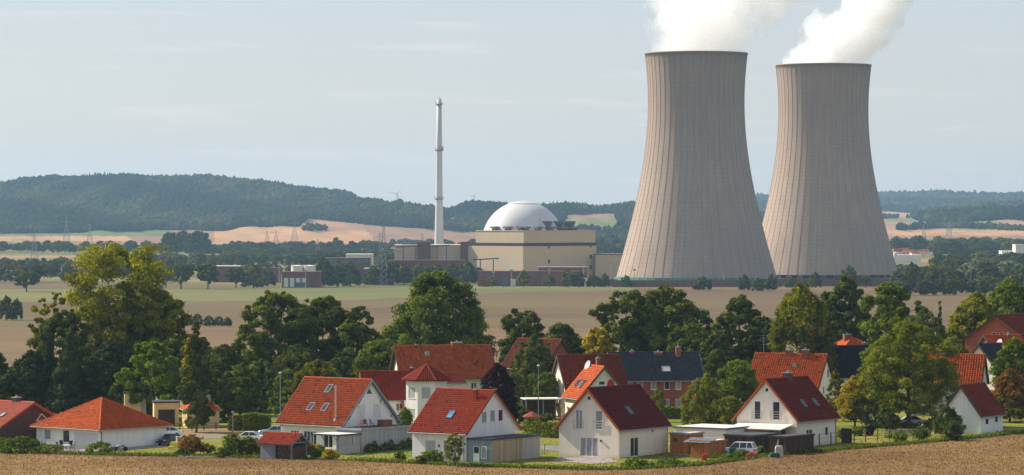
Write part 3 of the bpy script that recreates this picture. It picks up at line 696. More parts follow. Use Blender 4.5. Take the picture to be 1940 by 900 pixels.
def cooling_tower(px, d, label, net, seed):
    root = thing('cooling_tower', label, 'cooling tower', ((px - CX) / F * d, d, gz(0, d)), math.radians(seed * 2.1), 'twin cooling towers')
    n = 96; H = 142.6; Z0 = 3.8; mb = MB(); prof = []
    for k in range(57): z = H * k / 56; prof.append((tower_r(z), Z0 + z))
    inn = [(r - .9, z) for r, z in prof][::-1]; rim = [(prof[-1][0] + .35, Z0 + H), (prof[-1][0] + .35, Z0 + H + .9), (prof[-1][0] - 1.2, Z0 + H + .9), (prof[-1][0] - 1.2, Z0 + H)]
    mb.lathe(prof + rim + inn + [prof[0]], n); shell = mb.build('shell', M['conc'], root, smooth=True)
    for p in shell.data.polygons: p.use_smooth = True
    # raised wind ribs
    rb = MB()
    pts = [(tower_r(H * k / 28), Z0 + H * k / 28) for k in range(29)]
    vs = []; w = .11
    for r, z in pts: vs += [(r - .25, -w, z), (r + .16, -w, z), (r + .16, w, z), (r - .25, w, z)]
    fs = []
    for i in range(28):
        a = i * 4; fs += [(a, a + 1, a + 5, a + 4), (a + 1, a + 2, a + 6, a + 5), (a + 2, a + 3, a + 7, a + 6)]
    rb.add(vs, fs); r0 = rb.build('rib', M['rib'], root)
    for k in range(1, 48):
        c = r0.copy(); col.objects.link(c); c.parent = root; c.rotation_euler = (0, 0, 2 * math.pi * k / 48)
    # raking legs, basin and the dark fill behind them
    R = tower_r(0); lg = MB()
    for s in (-1, 1): lg.tube((R + 1.2, s * 2.6, -.5), (R - .3, s * .25, Z0 + .2), .38, .32, 6)
    l0 = lg.build('leg', M['legconc'], root)
    for k in range(1, 40):
        c = l0.copy(); col.objects.link(c); c.parent = root; c.rotation_euler = (0, 0, 2 * math.pi * k / 40)
    b = MB(); b.lathe([(R + 3.5, -1), (R + 3.5, 1.5), (R + 3.0, 1.5), (R + 3.0, -1)], 64); b.build('basin_wall', M['concpl'], root)
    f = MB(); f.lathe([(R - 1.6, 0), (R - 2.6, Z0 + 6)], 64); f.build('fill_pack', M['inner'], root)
    if net:
        q = MB(); q.lathe([(R + 1.0, Z0 - 1.1), (R + .9, Z0 + .9)], 64, a0=math.radians(165), a1=math.radians(318)); q.build('safety_net', M['net'], root)
        for k in range(22):
            a = math.radians(170 + k * 6.5); q = MB(); q.tube((R * math.cos(a) * 1.02, R * math.sin(a) * 1.02, Z0), (R * math.cos(a) * 1.02, R * math.sin(a) * 1.02, Z0 + 2.2), .12, .12, 4); q.build('net_post', M['concpl'], root)
    return root
cooling_tower(1319, 2222, 'nearer larger concrete cooling tower with teal net round its foot', True, 1)
cooling_tower(1560, 2391, 'farther concrete cooling tower partly behind the other, right one of the pair', False, 2)

# steam: soft volume leaning to the right, denser at its heart
def steam(name, px, d, R0, lean, grow, label, seed, dens, zmax=95., taper=0.):
    x0 = (px - CX) / F * d; t = NT('steam_' + str(seed)); o = t.n('TexCoord').outputs['Object']; sp = t.n('SeparateXYZ', {0: o}); z = sp.outputs[2]; zp = t.math('MAXIMUM', z, 0.0)
    R = t.math('ADD', R0, t.math('MULTIPLY', z, grow)); axx = t.math('MULTIPLY', zp, lean)
    qx = t.math('DIVIDE', t.math('SUBTRACT', sp.outputs[0], axx), R); qy = t.math('DIVIDE', sp.outputs[1], R)
    rr = t.math('SQRT', t.math('ADD', t.math('MULTIPLY', qx, qx), t.math('MULTIPLY', qy, qy)))
    v = t.n('Mapping', {0: o, 'Location': (seed * 31, seed * 7, 0), 'Rotation': (0, -.5, 0), 'Scale': (1, 1, .75)}).outputs[0]
    nn = t.noise(.05, 8, .66, v)
    amp = t.rng(z, 0, 30, 1.0, 5.0)
    f = t.math('ADD', t.math('SUBTRACT', 1.0, rr), t.math('MULTIPLY', t.math('SUBTRACT', nn, .5), amp))
    f = t.math('MULTIPLY', t.rng(f, 0, .25), t.rng(z, -9, -5)); f = t.math('MULTIPLY', f, t.rng(z, zmax - 25, zmax - 2, 1, 0))
    pv = t.n('VolumePrincipled', {'Color': (.999, .999, .999, 1), 'Density': t.math('MULTIPLY', f, dens), 'Anisotropy': .3})
    t.t.links.new(pv.outputs[0], t.out.inputs['Volume']); t.m.cycles.volume_step_rate = .6
    mb = MB(); prof = []; n = 20; vs = []; fs = []; L = 9
    for i in range(L):
        zz = -9 + (zmax + 9) * i / (L - 1); q = max(0, zz); r = (R0 + q * grow) * (1.0 + min(1, q / 30) * .55) if zz > 0 else R0 - 1.6
        if 0 < i < 2: r = R0 + 1
        for k in range(n): a = 2 * math.pi * k / n; vs.append((q * lean + r * math.cos(a), r * math.sin(a), zz))
    for i in range(L - 1):
        for k in range(n): fs.append((i * n + k, i * n + (k + 1) % n, (i + 1) * n + (k + 1) % n, (i + 1) * n + k))
    fs += [tuple(range(n - 1, -1, -1)), tuple(range((L - 1) * n, L * n))]
    mb.add(vs, fs); b = mb.build(name, t.m, None, loc=(x0, d, 143.5))
    return tag(b, label, 'steam', kind='stuff')
STEAM = True
if STEAM:
    steam('steam', 1319, 2222, 30.5, .60, .24, 'ragged white steam drifting from the nearer cooling tower', 1, .042)
    steam('steam', 1560, 2391, 30.5, .74, -.2, 'dense white steam leaning right from the farther cooling tower', 2, .09)

def panelmat(name, c, pw=6., ph=1.1):
    t = NT(name); tcn = t.n('TexCoord').outputs['Object']; sp = t.n('SeparateXYZ', {0: tcn})
    h = t.math('ADD', sp.outputs[0], sp.outputs[1]); lh = t.rng(t.math('FRACT', t.math('MULTIPLY', sp.outputs[2], 1 / ph)), 0, .12, 1, 0); lv_ = t.rng(t.math('FRACT', t.math('MULTIPLY', h, 1 / pw)), 0, .03, 1, 0)
    n = t.noise(.05, 5); st = t.noise(.5, 4, .6, sc3=(1, 1, .08)); cc = t.mix(t.rng(n, .3, .7), sc3(c, .92), sc3(c, 1.05)); cc = t.mix(t.rng(st, .5, .8, 0, .3), cc, sc3(c, .8))
    l = t.math('MAXIMUM', lh, lv_); cc = t.mix(t.math('MULTIPLY', l, .14), cc, sc3(c, .6)); return t.pr(cc, .7, l, .04, -.5, .2)
M['beige'] = panelmat('beige_cladding', (.56, .46, .32)); M['brownclad'] = panelmat('brown_cladding', (.17, .095, .075), 3., .8); M['whiteclad'] = panelmat('white_cladding', (.70, .68, .60), 4., 1.2)
M['band'] = pmat('dark_band', (.035, .025, .03), .5, .1); M['bluemetal'] = pmat('blue_grey_plant', (.13, .15, .19), .6, .2, .3); M['tank'] = pmat('cream_tank', (.80, .76, .64), .5, .06, .3)
M['plbrick'] = pmat('plant_brick', (.20, .085, .07), .85, .2, .4); M['domeside'] = None
def blk(parent, name, mat, x0, x1, y0, y1, z0, z1, par=.5):
    m = MB(); m.box(x0, x1, y0, y1, z0, z1); o = m.build(name, M[mat], parent); 
    return o
# reactor building: local frame at the near corner, left face along -x, right face along +y
PD = 2290.; ps = SX(PD)
rb = thing('reactor_building', 'large beige clad reactor building with a dark band and roof vents', 'reactor building', ((991 - CX) / F * PD, PD, gz(0, PD)), -math.radians(45))
zt = EYE + (YH - 438) / ps - gz(0, PD); zl = EYE + (YH - 466.5) / ps - gz(0, PD)
blk(rb, 'lower_wall', 'beige', -56, .4, -.4, 69.4, -1, zl)
blk(rb, 'band', 'band', -45.3, .3, .1, 69.3, zl, zl + 2.1)
blk(rb, 'upper_wall', 'beige', -45, 0, .6, 69, zl + 2.1, zt)
m = MB(); m.box(-45, .3, .3, 69.3, zt, zt + .5); m.build('parapet', M['beige'], rb)
for (y, z) in ((23, 22), (23, 12), (63, 22.5), (63, 15), (63, 8)): blk(rb, 'vent_opening', 'band', .35, .5, y, y + 1.6, z, z + 2.6)
for i in range(8):      # mushroom vents along the near roof edges
    x, y = ((-30 + 12 * i, 4) if i < 3 else (-3.5, 6 + (i - 3) * 11.5)); m = MB()
    m.box(x - 1.6, x + 1.6, y - 1.6, y + 1.6, zt, zt + 1.8); m.prism([(x - 3, zt + 1.8), (x + 3, zt + 1.8), (x + 1.8, zt + 3.1), (x - 1.8, zt + 3.1)], 'y', y - 2.6, y + 2.6); m.build('roof_vent', M['bluemetal'], rb)
for i in range(3):
    m = MB(); m.lathe([(3.0, zt), (3.0, zt + 3), (4.2, zt + 5.6), (4.2, zt + 6.6), (3.6, zt + 6.6), (3.4, zt + 4)], 16, (-8, 30 + i * 11, 0)); m.build('exhaust_cowl', M['bluemetal'], rb)
m = MB(); m.tube((-6, 22, zt), (-6, 22, zt + 12), .15, .08, 5); m.build('lightning_rod', M['dkmetal'], rb)
# dome
def domemat():
    t = NT('dome_white'); o = t.n('TexCoord').outputs['Object']; sp = t.n('SeparateXYZ', {0: o}); ang = t.math('ARCTAN2', sp.outputs[1], sp.outputs[0])
    el = t.math('ARCSINE', t.math('MULTIPLY', sp.outputs[2], 1 / 27.3)); a = t.rng(t.math('FRACT', t.math('MULTIPLY', ang, 60 / 6.283)), 0, .07, 1, 0); b = t.rng(t.math('FRACT', t.math('MULTIPLY', el, 11.)), 0, .08, 1, 0)
    l = t.math('MAXIMUM', a, b); n = t.noise(.08, 5); cc = t.mix(t.rng(n, .35, .7), (.53, .53, .54), (.60, .60, .60)); cc = t.mix(t.math('MULTIPLY', l, .4), cc, (.28, .27, .28)); return t.pr(cc, .55, l, .05, -.4, .3)
M['dome'] = domemat(); DD = 2290 + 44.; ds = SX(DD); rd = 78 / ds
dm = thing('reactor_dome', 'white hemispherical reactor dome with panel lines rising behind beige roof', 'dome', ((991 - CX) / F * DD, DD, EYE + (YH - 459) / ds))
m = MB(); m.lathe([(rd * math.cos(a), rd * math.sin(a)) for a in np.linspace(-.55, math.pi / 2 - .18, 26)], 60); m.build('shell', M['dome'], dm, smooth=True)
q = math.pi / 2 - .18; rc_ = rd * math.cos(q)
m = MB(); m.lathe([(rd * 1.004 * math.cos(a), rd * 1.004 * math.sin(a)) for a in np.linspace(q, math.pi / 2 - .001, 8)], 60); m.build('crown_plate', M['dome'], dm, smooth=True)
m = MB(); m.lathe([(rc_ + 5.2, rd * math.sin(q) - 2.0), (rc_ + 5.3, rd * math.sin(q) - 1.15), (rc_ + 2.6, rd * math.sin(q) - .25), (rc_ - .3, rd * math.sin(q) + .12)], 60); m.build('ring_seam', M['dome'], dm)
# vent stack
CD = 2395.; cs = SX(CD)
ch = thing('vent_stack', 'tall tapering white vent stack with three ring platforms left of the dome', 'chimney', ((832 - CX) / F * CD, CD, 0))
ZY = lambda y: EYE + (YH - y) / cs
m = MB(); m.lathe([(9.8 / cs, -1), (8.9 / cs, ZY(462)), (7.9 / cs, ZY(420)), (6.6 / cs, ZY(376)), (5.7 / cs, ZY(285)), (4.6 / cs, ZY(195)), (4.2 / cs, ZY(195)), (4.2 / cs, ZY(188)), (3.6 / cs, ZY(188)), (3.4 / cs, ZY(194))], 28)
M['stack'] = pmat('stack_paint', (.52, .52, .53), .7, .05, .1); m.build('shaft', M['stack'], ch, smooth=True)
for y, r in ((197, 4.7), (284, 5.8), (376, 6.7)):
    z = ZY(y); r = r / cs; m = MB(); m.lathe([(r, z - .8), (r + .9, z - .3), (r + .9, z), (r, z)], 24); pf = m.build('ring_platform', M['zinc'], ch)
    m = MB(); m.lathe([(r + .9, z + 1.1), (r + .95, z + 1.2), (r + .8, z + 1.2)], 24)
    for k in range(16): a = k * math.pi / 8; m.tube(((r + .85) * math.cos(a), (r + .85) * math.sin(a), z), ((r + .85) * math.cos(a), (r + .85) * math.sin(a), z + 1.15), .05, .05, 4, cap=False)
    m.build('railing', M['dkmetal'], pf)
for k in range(5): m = MB(); m.tube((1.2 * math.cos(k * 1.256), 1.2 * math.sin(k * 1.256), ZY(188)), (1.2 * math.cos(k * 1.256), 1.2 * math.sin(k * 1.256), ZY(183.5)), .12, .06, 4); m.build('lightning_rod', M['dkmetal'], ch)
m = MB(); m.box(2.2, 2.9, -1.6, -1.0, ZY(285), ZY(277)); m.build('antenna_box', M['zinc'], ch)

def plant(name, label, cat, px0, px1, ytop, d, depth, mat, ybase=None, al=0, roof=None, par=True, wins=None):
    """box-shaped plant building given by its photo columns, roof row and distance"""
    s = SX(d); w = (px1 - px0) / s; zt = EYE + (YH - ytop) / s
    o = thing(name, label, cat, ((px0 - CX) / F * d, d, gz(0, d)), math.radians(al)); zt -= gz(0, d)
    m = MB(); m.box(0, w, 0, depth, -1, zt - .6); m.build('wall', M[mat], o)
    m = MB(); m.box(-.25, w + .25, -.25, depth + .25, zt - .6, zt); m.build('roof', M[roof or mat], o)
    if wins:
        z0, z1, ww, n, wm = wins
        for k in range(n):
            x = w * (k + .5) / n; m = MB(); m.box(x - ww / 2, x + ww / 2, -.12, .05, z0, z1); m.build('window', M[wm], o)
    return o
plant('turbine_hall', 'long beige turbine hall left of the reactor building', 'industrial building', 747, 880, 463.5, 2330, 40, 'beige', roof='whiteclad')
o = plant('brown_tower', 'dark brown block standing against the beige turbine hall', 'industrial building', 790.7, 815, 458.6, 2322, 14, 'brownclad')
plant('roof_plant_room', 'grey plant room on the left end of the turbine hall', 'industrial building', 761, 793, 454.5, 2345, 12, 'bluemetal')
plant('brown_block', 'brown clad block between the turbine hall and the reactor building', 'industrial building', 872.5, 899, 458, 2326, 12, 'brownclad')
plant('beige_annex', 'plain beige annex between the reactor building and the nearer cooling tower', 'industrial building', 1128, 1182, 481, 2330, 30, 'beige', roof='brownclad')
plant('low_brick_building', 'low brown brick block in front of the reactor building', 'industrial building', 905, 1112, 513.5, 2215, 16, 'plbrick')
plant('low_brick_building', 'taller brick part with pale roof edge before the beige wall', 'industrial building', 1020, 1112, 505.5, 2232, 14, 'plbrick', roof='concpl')
plant('low_brick_building', 'low brick block in front of the turbine hall', 'industrial building', 735, 880, 493, 2290, 18, 'plbrick', wins=(6, 8, 3, 9, 'bluemetal'))
for k, (a, b, y) in enumerate(((655, 704, 481.5),)): plant('white_building', 'cream walled building with flat roof left of the lattice mast', 'industrial building', a, b, y, 2300, 30, 'whiteclad', roof='whiteclad')
plant('brown_building', 'long brown clad building with a window band behind the round trees', 'industrial building', 614, 700, 488.5, 2260, 22, 'brownclad', wins=(13, 16, 8.5, 3, 'bluemetal'))
plant('brown_building', 'low brown building at the foot of the lattice mast', 'industrial building', 690, 745, 508, 2200, 16, 'plbrick', roof='whiteclad')
w1 = plant('workshop', 'brown brick workshop with white roller doors below the cream tanks', 'industrial building', 534, 606, 514.5, 2080, 18, 'plbrick')
for k in range(4): m = MB(); x = 1.2 + k * 3.6; m.box(x, x + 2.6, -.15, .05, .4, 5.8); m.build('roller_door', M['shutw'], w1)
m = MB(); m.box(8, 17, -.3, -.1, 0, 3.2); m.build('loading_bay', M['bluemetal'], w1)
plant('brown_building', 'low brown shed with pale roof seen between the round field trees', 'industrial building', 405, 452, 503.5, 2290, 20, 'plbrick', roof='whiteclad')
plant('brown_building', 'low brown shed just left of the workshop', 'industrial building', 470, 530, 507, 2270, 14, 'plbrick')
for k, (a, r) in enumerate(((563, 11.5), (587, 11.5))):
    d = 2110; s = SX(d); o = thing('storage_tank', ['cream storage tank on the left above the workshop', 'cream storage tank right of its twin above the workshop'][k], 'storage tank', ((a - CX) / F * d, d, gz(0, d)), 0, 'cream storage tanks')
    zt_ = EYE + (YH - 502) / s - gz(0, d); m = MB(); m.lathe([(r / s, 0), (r / s, zt_ - .8), (r / s + .15, zt_ - .8), (r / s + .15, zt_ - .5), (0.01, zt_)], 28); m.build('tank_wall', M['tank'], o, smooth=False)
    m = MB()
    for j in range(10): an = j * .63; m.tube((r / s * math.cos(an), r / s * math.sin(an), zt_ - .6), (r / s * math.cos(an), r / s * math.sin(an), zt_ + .6), .06, .06, 4)
    m.build('railing', M['zinc'], o)
# perimeter wall, small kit in the yard
for k, (a, b, y, d, mt, lb) in enumerate(((905, 1170, 529, 2150, 'plbrick', 'long low brown perimeter wall before the reactor building'), (1160, 1480, 531, 2120, 'plbrick', 'brown perimeter wall along the foot of the nearer cooling tower'), (1470, 1740, 528, 2160, 'plbrick', 'brown perimeter wall along the foot of the farther cooling tower'))):
    s = SX(d); o = thing('perimeter_wall', lb, 'wall', ((a - CX) / F * d, d, gz(0, d))); m = MB(); w = (b - a) / s; zt_ = EYE + (YH - y) / s; zt_ -= gz(0, d); m.box(0, w, 0, .4, -.5, zt_); m.build('wall', M[mt], o)
    for j in range(int(w / 6)): m = MB(); m.box(j * 6, j * 6 + .5, -.15, 0, -.5, zt_ + .35); m.build('pier', M[mt], o)
for (a, y0, y1, mt, lb, wd) in ((951, 526, 536, 'bluemetal', 'blue container beside the perimeter wall', 12), (967, 529, 537, 'whiteclad', 'pale container beside the blue one', 10), (1108, 527, 535, 'whiteclad', 'white tank near the perimeter wall', 7), (912, 530, 540, 'redcloth', 'dull red container at the left end of the wall', 16)):
    d = 2135; s = SX(d); o = thing('container', lb, 'container', ((a - CX) / F * d, d, gz(0, d))); m = MB(); w = wd / s; h = EYE + (YH - y0) / s - gz(0, d); m.box(0, w, 0, 3, 0, h); m.build('box_body', M[mt], o)
    m = MB(); [m.box(x, x + .12, -.08, 0, .2, h - .2) for x in np.arange(.2, w, .6)]; m.build('corrugation', M[mt], o)
def floodlight(px, ytop, d, label, group='floodlight masts round the plant'):
    s = SX(d); o = thing('floodlight_mast', label, 'mast', ((px - CX) / F * d, d, gz(0, d)), 0, group); h = EYE + (YH - ytop) / s - gz(0, d)
    m = MB(); m.tube((0, 0, 0), (0, 0, h), .35, .16, 6); m.build('pole', M['concpl'], o); m = MB(); m.box(-1.1, 1.1, -.3, .3, h - .2, h + .7); m.build('lamp_head', M['zinc'], o)
for px, y, d, lb in ((1372, 513, 2140, 'white floodlight mast before the middle of the nearer cooling tower'), (1202, 512, 2140, 'floodlight mast before the lit foot of the nearer tower'), (1690, 505, 2180, 'floodlight mast before the right foot of the farther tower'), (1157, 498, 2180, 'floodlight mast before the beige annex'),
                 (1106, 497, 2170, 'floodlight mast at the right corner of the reactor building'), (1041, 511, 2150, 'floodlight mast before the taller brick part'), (935, 516, 2150, 'floodlight mast before the left of the low brick block'), (969, 513, 2150, 'floodlight mast above the pale container'),
                 (539, 494, 2200, 'floodlight mast rising left of the cream tanks'), (529, 497, 2210, 'thin floodlight mast farthest left of the cream tanks'), (579, 515, 2060, 'lamp mast before the workshop doors')):
    floodlight(px, y, d, lb)
def pylon(px, ybase_d, ytop, label, w0=7., arms=((.62, 9), (.75, 11), (.87, 8)), thick=.1, cat='pylon', name='pylon', z=None, group=None):
    d = ybase_d; s = SX(d); x = (px - CX) / F * d; zb = z if z is not None else (gz(x, d) if d < 4300 else float(fz(np.array([px]), np.array([d]))[0]))
    h = EYE + (YH - ytop) / s - zb; o = thing(name, label, cat, (x, d, zb), 0, group)
    wd = lambda t: w0 / 2 * (1 - t) ** 1.1 + .5; K = 11; m = MB(); b = MB()
    for sx, sy in ((-1, -1), (1, -1), (1, 1), (-1, 1)):
        for k in range(K): a, c = k / K, (k + 1) / K; m.tube((sx * wd(a), sy * wd(a), h * a), (sx * wd(c), sy * wd(c), h * c), thick, thick * .9, 4, cap=False)
    for k in range(K):
        a, c = k / K, (k + 1) / K
        for q in range(4):
            p, r = ((-1, -1), (1, -1), (1, 1), (-1, 1))[q], ((1, -1), (1, 1), (-1, 1), (-1, -1))[q]
            b.tube((p[0] * wd(a), p[1] * wd(a), h * a), (r[0] * wd(c), r[1] * wd(c), h * c), thick * .6, None, 3, cap=False); b.tube((r[0] * wd(a), r[1] * wd(a), h * a), (p[0] * wd(c), p[1] * wd(c), h * c), thick * .6, None, 3, cap=False)
    m.build('legs_frame', M['pylon'], o).name = 'leg_frame'; b.build('bracing', M['pylon'], o)
    for t_, l in arms:
        c = MB(); c.tube((-l, 0, h * t_), (l, 0, h * t_), thick, None, 4); c.tube((-l, 0, h * t_), (0, 0, h * (t_ + .05)), thick * .7, None, 4); c.tube((l, 0, h * t_), (0, 0, h * (t_ + .05)), thick * .7, None, 4); c.build('crossarm', M['pylon'], o)
    return o
pylon(727, 2180, 425, 'steel lattice mast with a top beam left of the turbine hall', 3.6, ((.97, 2.5), (.55, 12)), .16)
pylon(720, 2420, 440, 'thinner lattice mast just behind the steel mast', 3.4, ((.9, 3),), .13)
pylon(800, 2420, 443, 'faint wide pylon behind the turbine hall', 6, ((.72, 22), (.85, 13)), .12)
pylon(126, 4200, 411, 'tall faint pylon before the forested hill at the left', 9, ((.7, 9), (.84, 7)), .18)
pylon(65, 3300, 443, 'pylon with wide arms far left among the valley trees', 7, ((.78, 22), (.92, 8)), .14)
pylon(170, 4800, 425, 'small faint pylon right of the tall one on the left', 8, ((.8, 9),), .15)
pylon(558, 5000, 420, 'faint double-arm pylon in front of the tan hillside field', 8, ((.65, 24), (.9, 10)), .15)
pylon(506, 4800, 437, 'short pylon on the left of the tan hillside field', 6, ((.8, 10),), .13); pylon(523, 4750, 436, 'short pylon beside its neighbour on the tan field', 6, ((.85, 8),), .13)
pylon(602, 3300, 452, 'pylon rising from the trees above the cream tanks', 6, ((.75, 8),), .13)
pylon(1798, 5200, 419, 'faint pylon before the right hillside', 8, ((.75, 10), (.88, 8)), .18); pylon(1826, 6000, 424, 'smaller faint pylon on the right hillside', 8, ((.8, 10),), .18)
pylon(1750, 5000, 428, 'faint pylon over the little town at right', 7, ((.8, 6),), .18)
def gantry(px, y0, d, label, w=12, h=9):
    s = SX(d); o = thing('switchyard_gantry', label, 'gantry', ((px - CX) / F * d, d, gz(0, d))); z = EYE + (YH - y0) / s - gz(0, d); m = MB()
    for x in (0, w * .7): m.tube((x, 0, 0), (x, 0, z), .35, None, 5)
    m.build('post', M['dkmetal'], o); m = MB(); m.tube((-w * .4, 0, z), (w, 0, z + .8), .4, None, 5); m.build('beam', M['dkmetal'], o)
gantry(910, 492, 2250, 'dark switchyard gantry before the left beige wall'); gantry(764, 468, 2310, 'dark gantry over the left of the turbine hall'); gantry(828, 467, 2310, 'dark gantry under the vent stack', 9)
def turbine(px, ytop, d, label):
    z = float(fz(np.array([px]), np.array([d]))[0]); s = SX(d); h = EYE + (YH - ytop) / s - z + 6; o = thing('wind_turbine', label, 'wind turbine', ((px - CX) / F * d, d, z - 5)); h += 5
    m = MB(); m.tube((0, 0, 0), (0, 0, h), .9, .6, 8); m.build('tower', M['concpl'], o); m = MB(); m.box(-1, 1, -2, 3, h - 1, h + 1); m.build('nacelle', M['concpl'], o)
    for k in range(3): a = math.radians(40 + 120 * k); m = MB(); m.tube((0, -2.5, h), (22 * math.sin(a), -2.5, h + 22 * math.cos(a)), .6, .2, 5); m.build('blade', M['concpl'], o)
turbine(752, 372, 7800, 'tiny white wind turbine on the ridge left of the vent stack'); turbine(897, 376, 8200, 'tiny pale wind turbine on the ridge left of the dome')
# ------------------------------------------------------------------ village houses
# H5: cream gable house in the middle foreground
w = dict(head=0)
H5, S5, f5 = house('cream_house', 'cream gabled house with dark red roof, nearest the field', 1172.5, 423, 35, 8.8, 11, 3.85, 8.43, 'L', 'cream', 't_dark', .38, .42,
    [('L', 2.43, 3.45, 3.4, 5.75, dict(kind='curt', c=2, name='window')), ('L', 5.35, 6.4, 3.4, 5.75, dict(kind='curt', c=1, name='window')), ('L', 3.1, 5.75, .08, 2.4, dict(kind='curt', c=3)),
     ('L', 4.12, 4.72, 6.95, 7.5, dict(c=1)), ('R', 2.6, 4.4, .08, 2.4, dict(c=2))], barge='t_redor', amp=.03, step=.085, tw=.33, tl=.42, pipes=[(.06, 10.9, 'zinc')], lights=[(0, 4.6, 2.3, .8, 1.25)], seed=5, slab_m='wooddk')
def balcony(parent, fr, t0, t1, z):
    m = MB()
    for h in (0, .32, .64, .95):
        m.tube(fr[0] + fr[1] * t0 + fr[2] * (z + h) + fr[3] * .1, fr[0] + fr[1] * t1 + fr[2] * (z + h) + fr[3] * .1, .02, None, 5)
    for t_ in (t0, t1): m.tube(fr[0] + fr[1] * t_ + fr[2] * (z - .05) + fr[3] * .1, fr[0] + fr[1] * t_ + fr[2] * (z + 1) + fr[3] * .1, .025, None, 5); m.tube(fr[0] + fr[1] * t_ + fr[2] * (z + .9) + fr[3] * -.05, fr[0] + fr[1] * t_ + fr[2] * (z + .9) + fr[3] * .1, .02, None, 5)
    m.build('balcony_rail', M['steel'], parent)
balcony(H5, f5['L'], 2.2, 3.7, 3.5); balcony(H5, f5['L'], 5.1, 6.65, 3.5)
m = MB(); m.fbox(f5['L'], 6.1, 6.3, 1.95, 2.2, 0, .14); m.build('wall_lamp', M['dkmetal'], H5)
m = MB(); m.fbox(f5['R'], 7.4, 7.6, 2.9, 3.1, 0, .1); m.build('vent_grille', M['dkmetal'], H5)
p = S5[0].p(8.7, 4.9); m = MB(); m.path([p - Vector((0, 0, .2)), p + Vector((0, 0, .45)), p + Vector((.18, 0, .55))], [.07, .07, .08], 8); m.build('vent_pipe', M['t_dark'], H5)
# H6
H6, S6, f6 = house('cream_house', 'cream gabled house with dark red roof and two roof windows, right of centre', 1509.8, 437, 35, 8.8, 9.8, 3.8, 8.5, 'L', 'cream', 't_dark2', .38, .5,
    [('L', 2.55, 3.5, 3.4, 5.75, dict(c=1, name='window')), ('L', 5.25, 6.3, 3.4, 5.75, dict(c=1, name='window')), ('L', 4.15, 4.65, 6.9, 7.45, dict(c=1)), ('L', 4.6, 7.2, .1, 2.3, dict(c=3)),
     ('R', 2.3, 3.9, .9, 2.2, dict(c=2)), ('R', 7.1, 7.9, 1.2, 2.3, dict(c=1))], barge='t_redor', amp=.03, step=.085, tw=.33, tl=.42, pipes=[(.06, 9.7, 'zinc')], lights=[(0, 3.9, 2.2, .75, 1.2), (0, 6.9, 2.2, .75, 1.2)], seed=6, slab_m='wooddk')
balcony(H6, f6['L'], 2.3, 3.75, 3.5); balcony(H6, f6['L'], 5.0, 6.55, 3.5)
c = chimney(H6, (-4.4, 5.2, 8.2), .9, .9, 'brnbrick')
# patio roof on the gable wall
m = MB(); m.add([(-8.3, -.05, 2.95), (-.5, -.05, 2.95), (-.5, -3.2, 2.45), (-8.3, -3.2, 2.45), (-8.3, -.05, 2.85), (-.5, -.05, 2.85), (-.5, -3.2, 2.35), (-8.3, -3.2, 2.35)], [(0, 3, 2, 1), (4, 5, 6, 7), (0, 1, 5, 4), (1, 2, 6, 5), (2, 3, 7, 6), (3, 0, 4, 7)])
m.build('patio_roof', M['lightroof'], H6)
for x in (-8.1, -5.6, -3.1, -.65): m = MB(); m.box(x - .07, x + .07, -3.1, -2.96, -.2, 2.36); m.build('patio_post', M['wood'], H6)
m = MB(); m.box(-8.2, -.6, -3.12, -2.94, 2.2, 2.35); [m.box(-.72, -.58, y, y + .1, .9, 1.0) for y in (-2, -1)]; m.box(-.72, -.6, -3, 0, .9, 1.0); m.box(-.72, -.6, -1.6, -1.5, 0, 2.5); m.build('patio_beam', M['wood'], H6)
# H4
H4, S4, f4 = house('white_house', 'white house with plain red roof and three small gable windows', 882.5, 421, 35, 8.06, 11.0, 3.75, 8.45, 'R', 'white', 't_red', .35, .45,
    [('L', 1.95, 3.55, .08, 2.5, dict(kind='shut', c=1)), ('L', 4.7, 6.2, .08, 2.5, dict(kind='shut', c=1)), ('R', 3.35, 4.4, 4.55, 5.95, dict(kind='curt', c=1)), ('R', 5.1, 6.15, 4.6, 6.05, dict(kind='curt', c=1)), ('R', 6.85, 7.85, 4.6, 6.05, dict(c=1))],
    barge='t_red', pipes=[(-.25, -.08, 'zinc')], lights=[(0, 4.4, 2.6, .8, 1.2, 'bluglass')], seed=4, slab_m='upvc')
chimney(H4, (-1.55, 4.2, 7.6), .45, .9, 't_red')
m = MB(); m.fbox(f4['L'], 4.0, 4.15, 1.7, 2.0, 0, .15); m.build('wall_lamp', M['dkmetal'], H4)
def boards(parent, name, fr, u0, u1, z0, z1, w, mat, seed, n0=0.0, gap=.012):
    rr = random.Random(seed); m = MB(); x = u0
    while x < u1 - .02:
        x1 = min(u1, x + w); m.fbox(fr, x, x1 - gap, z0, z1, n0, n0 + .02 + rr.uniform(0, .012), r=rr.random()); x = x1
    o = m.build(name, M[mat], parent); o['kind'] = 'stuff'; return o
M['boards_nat'] = tilemat('natural_boards', (.50, .37, .25), .7, 1.15, .15, (.25, .22, .2)); M['boards_silver'] = tilemat('silvered_boards', (.50, .46, .44), .8, 1.12, .12, (.3, .28, .28))
M['boards_blue'] = tilemat('blue_grey_boards', (.24, .31, .37), .85, 1.1, .08, (.2, .2, .2)); M['boards_grey'] = tilemat('grey_boards', (.34, .36, .37), .88, 1.1, .1, (.2, .2, .2)); M['boards_dark'] = tilemat('dark_boards', (.075, .045, .032), .6, 1.5, .2, (.03, .03, .03))
M['boards_warm'] = tilemat('warm_boards', (.42, .16, .04), .75, 1.25, .2, (.2, .08, .03))
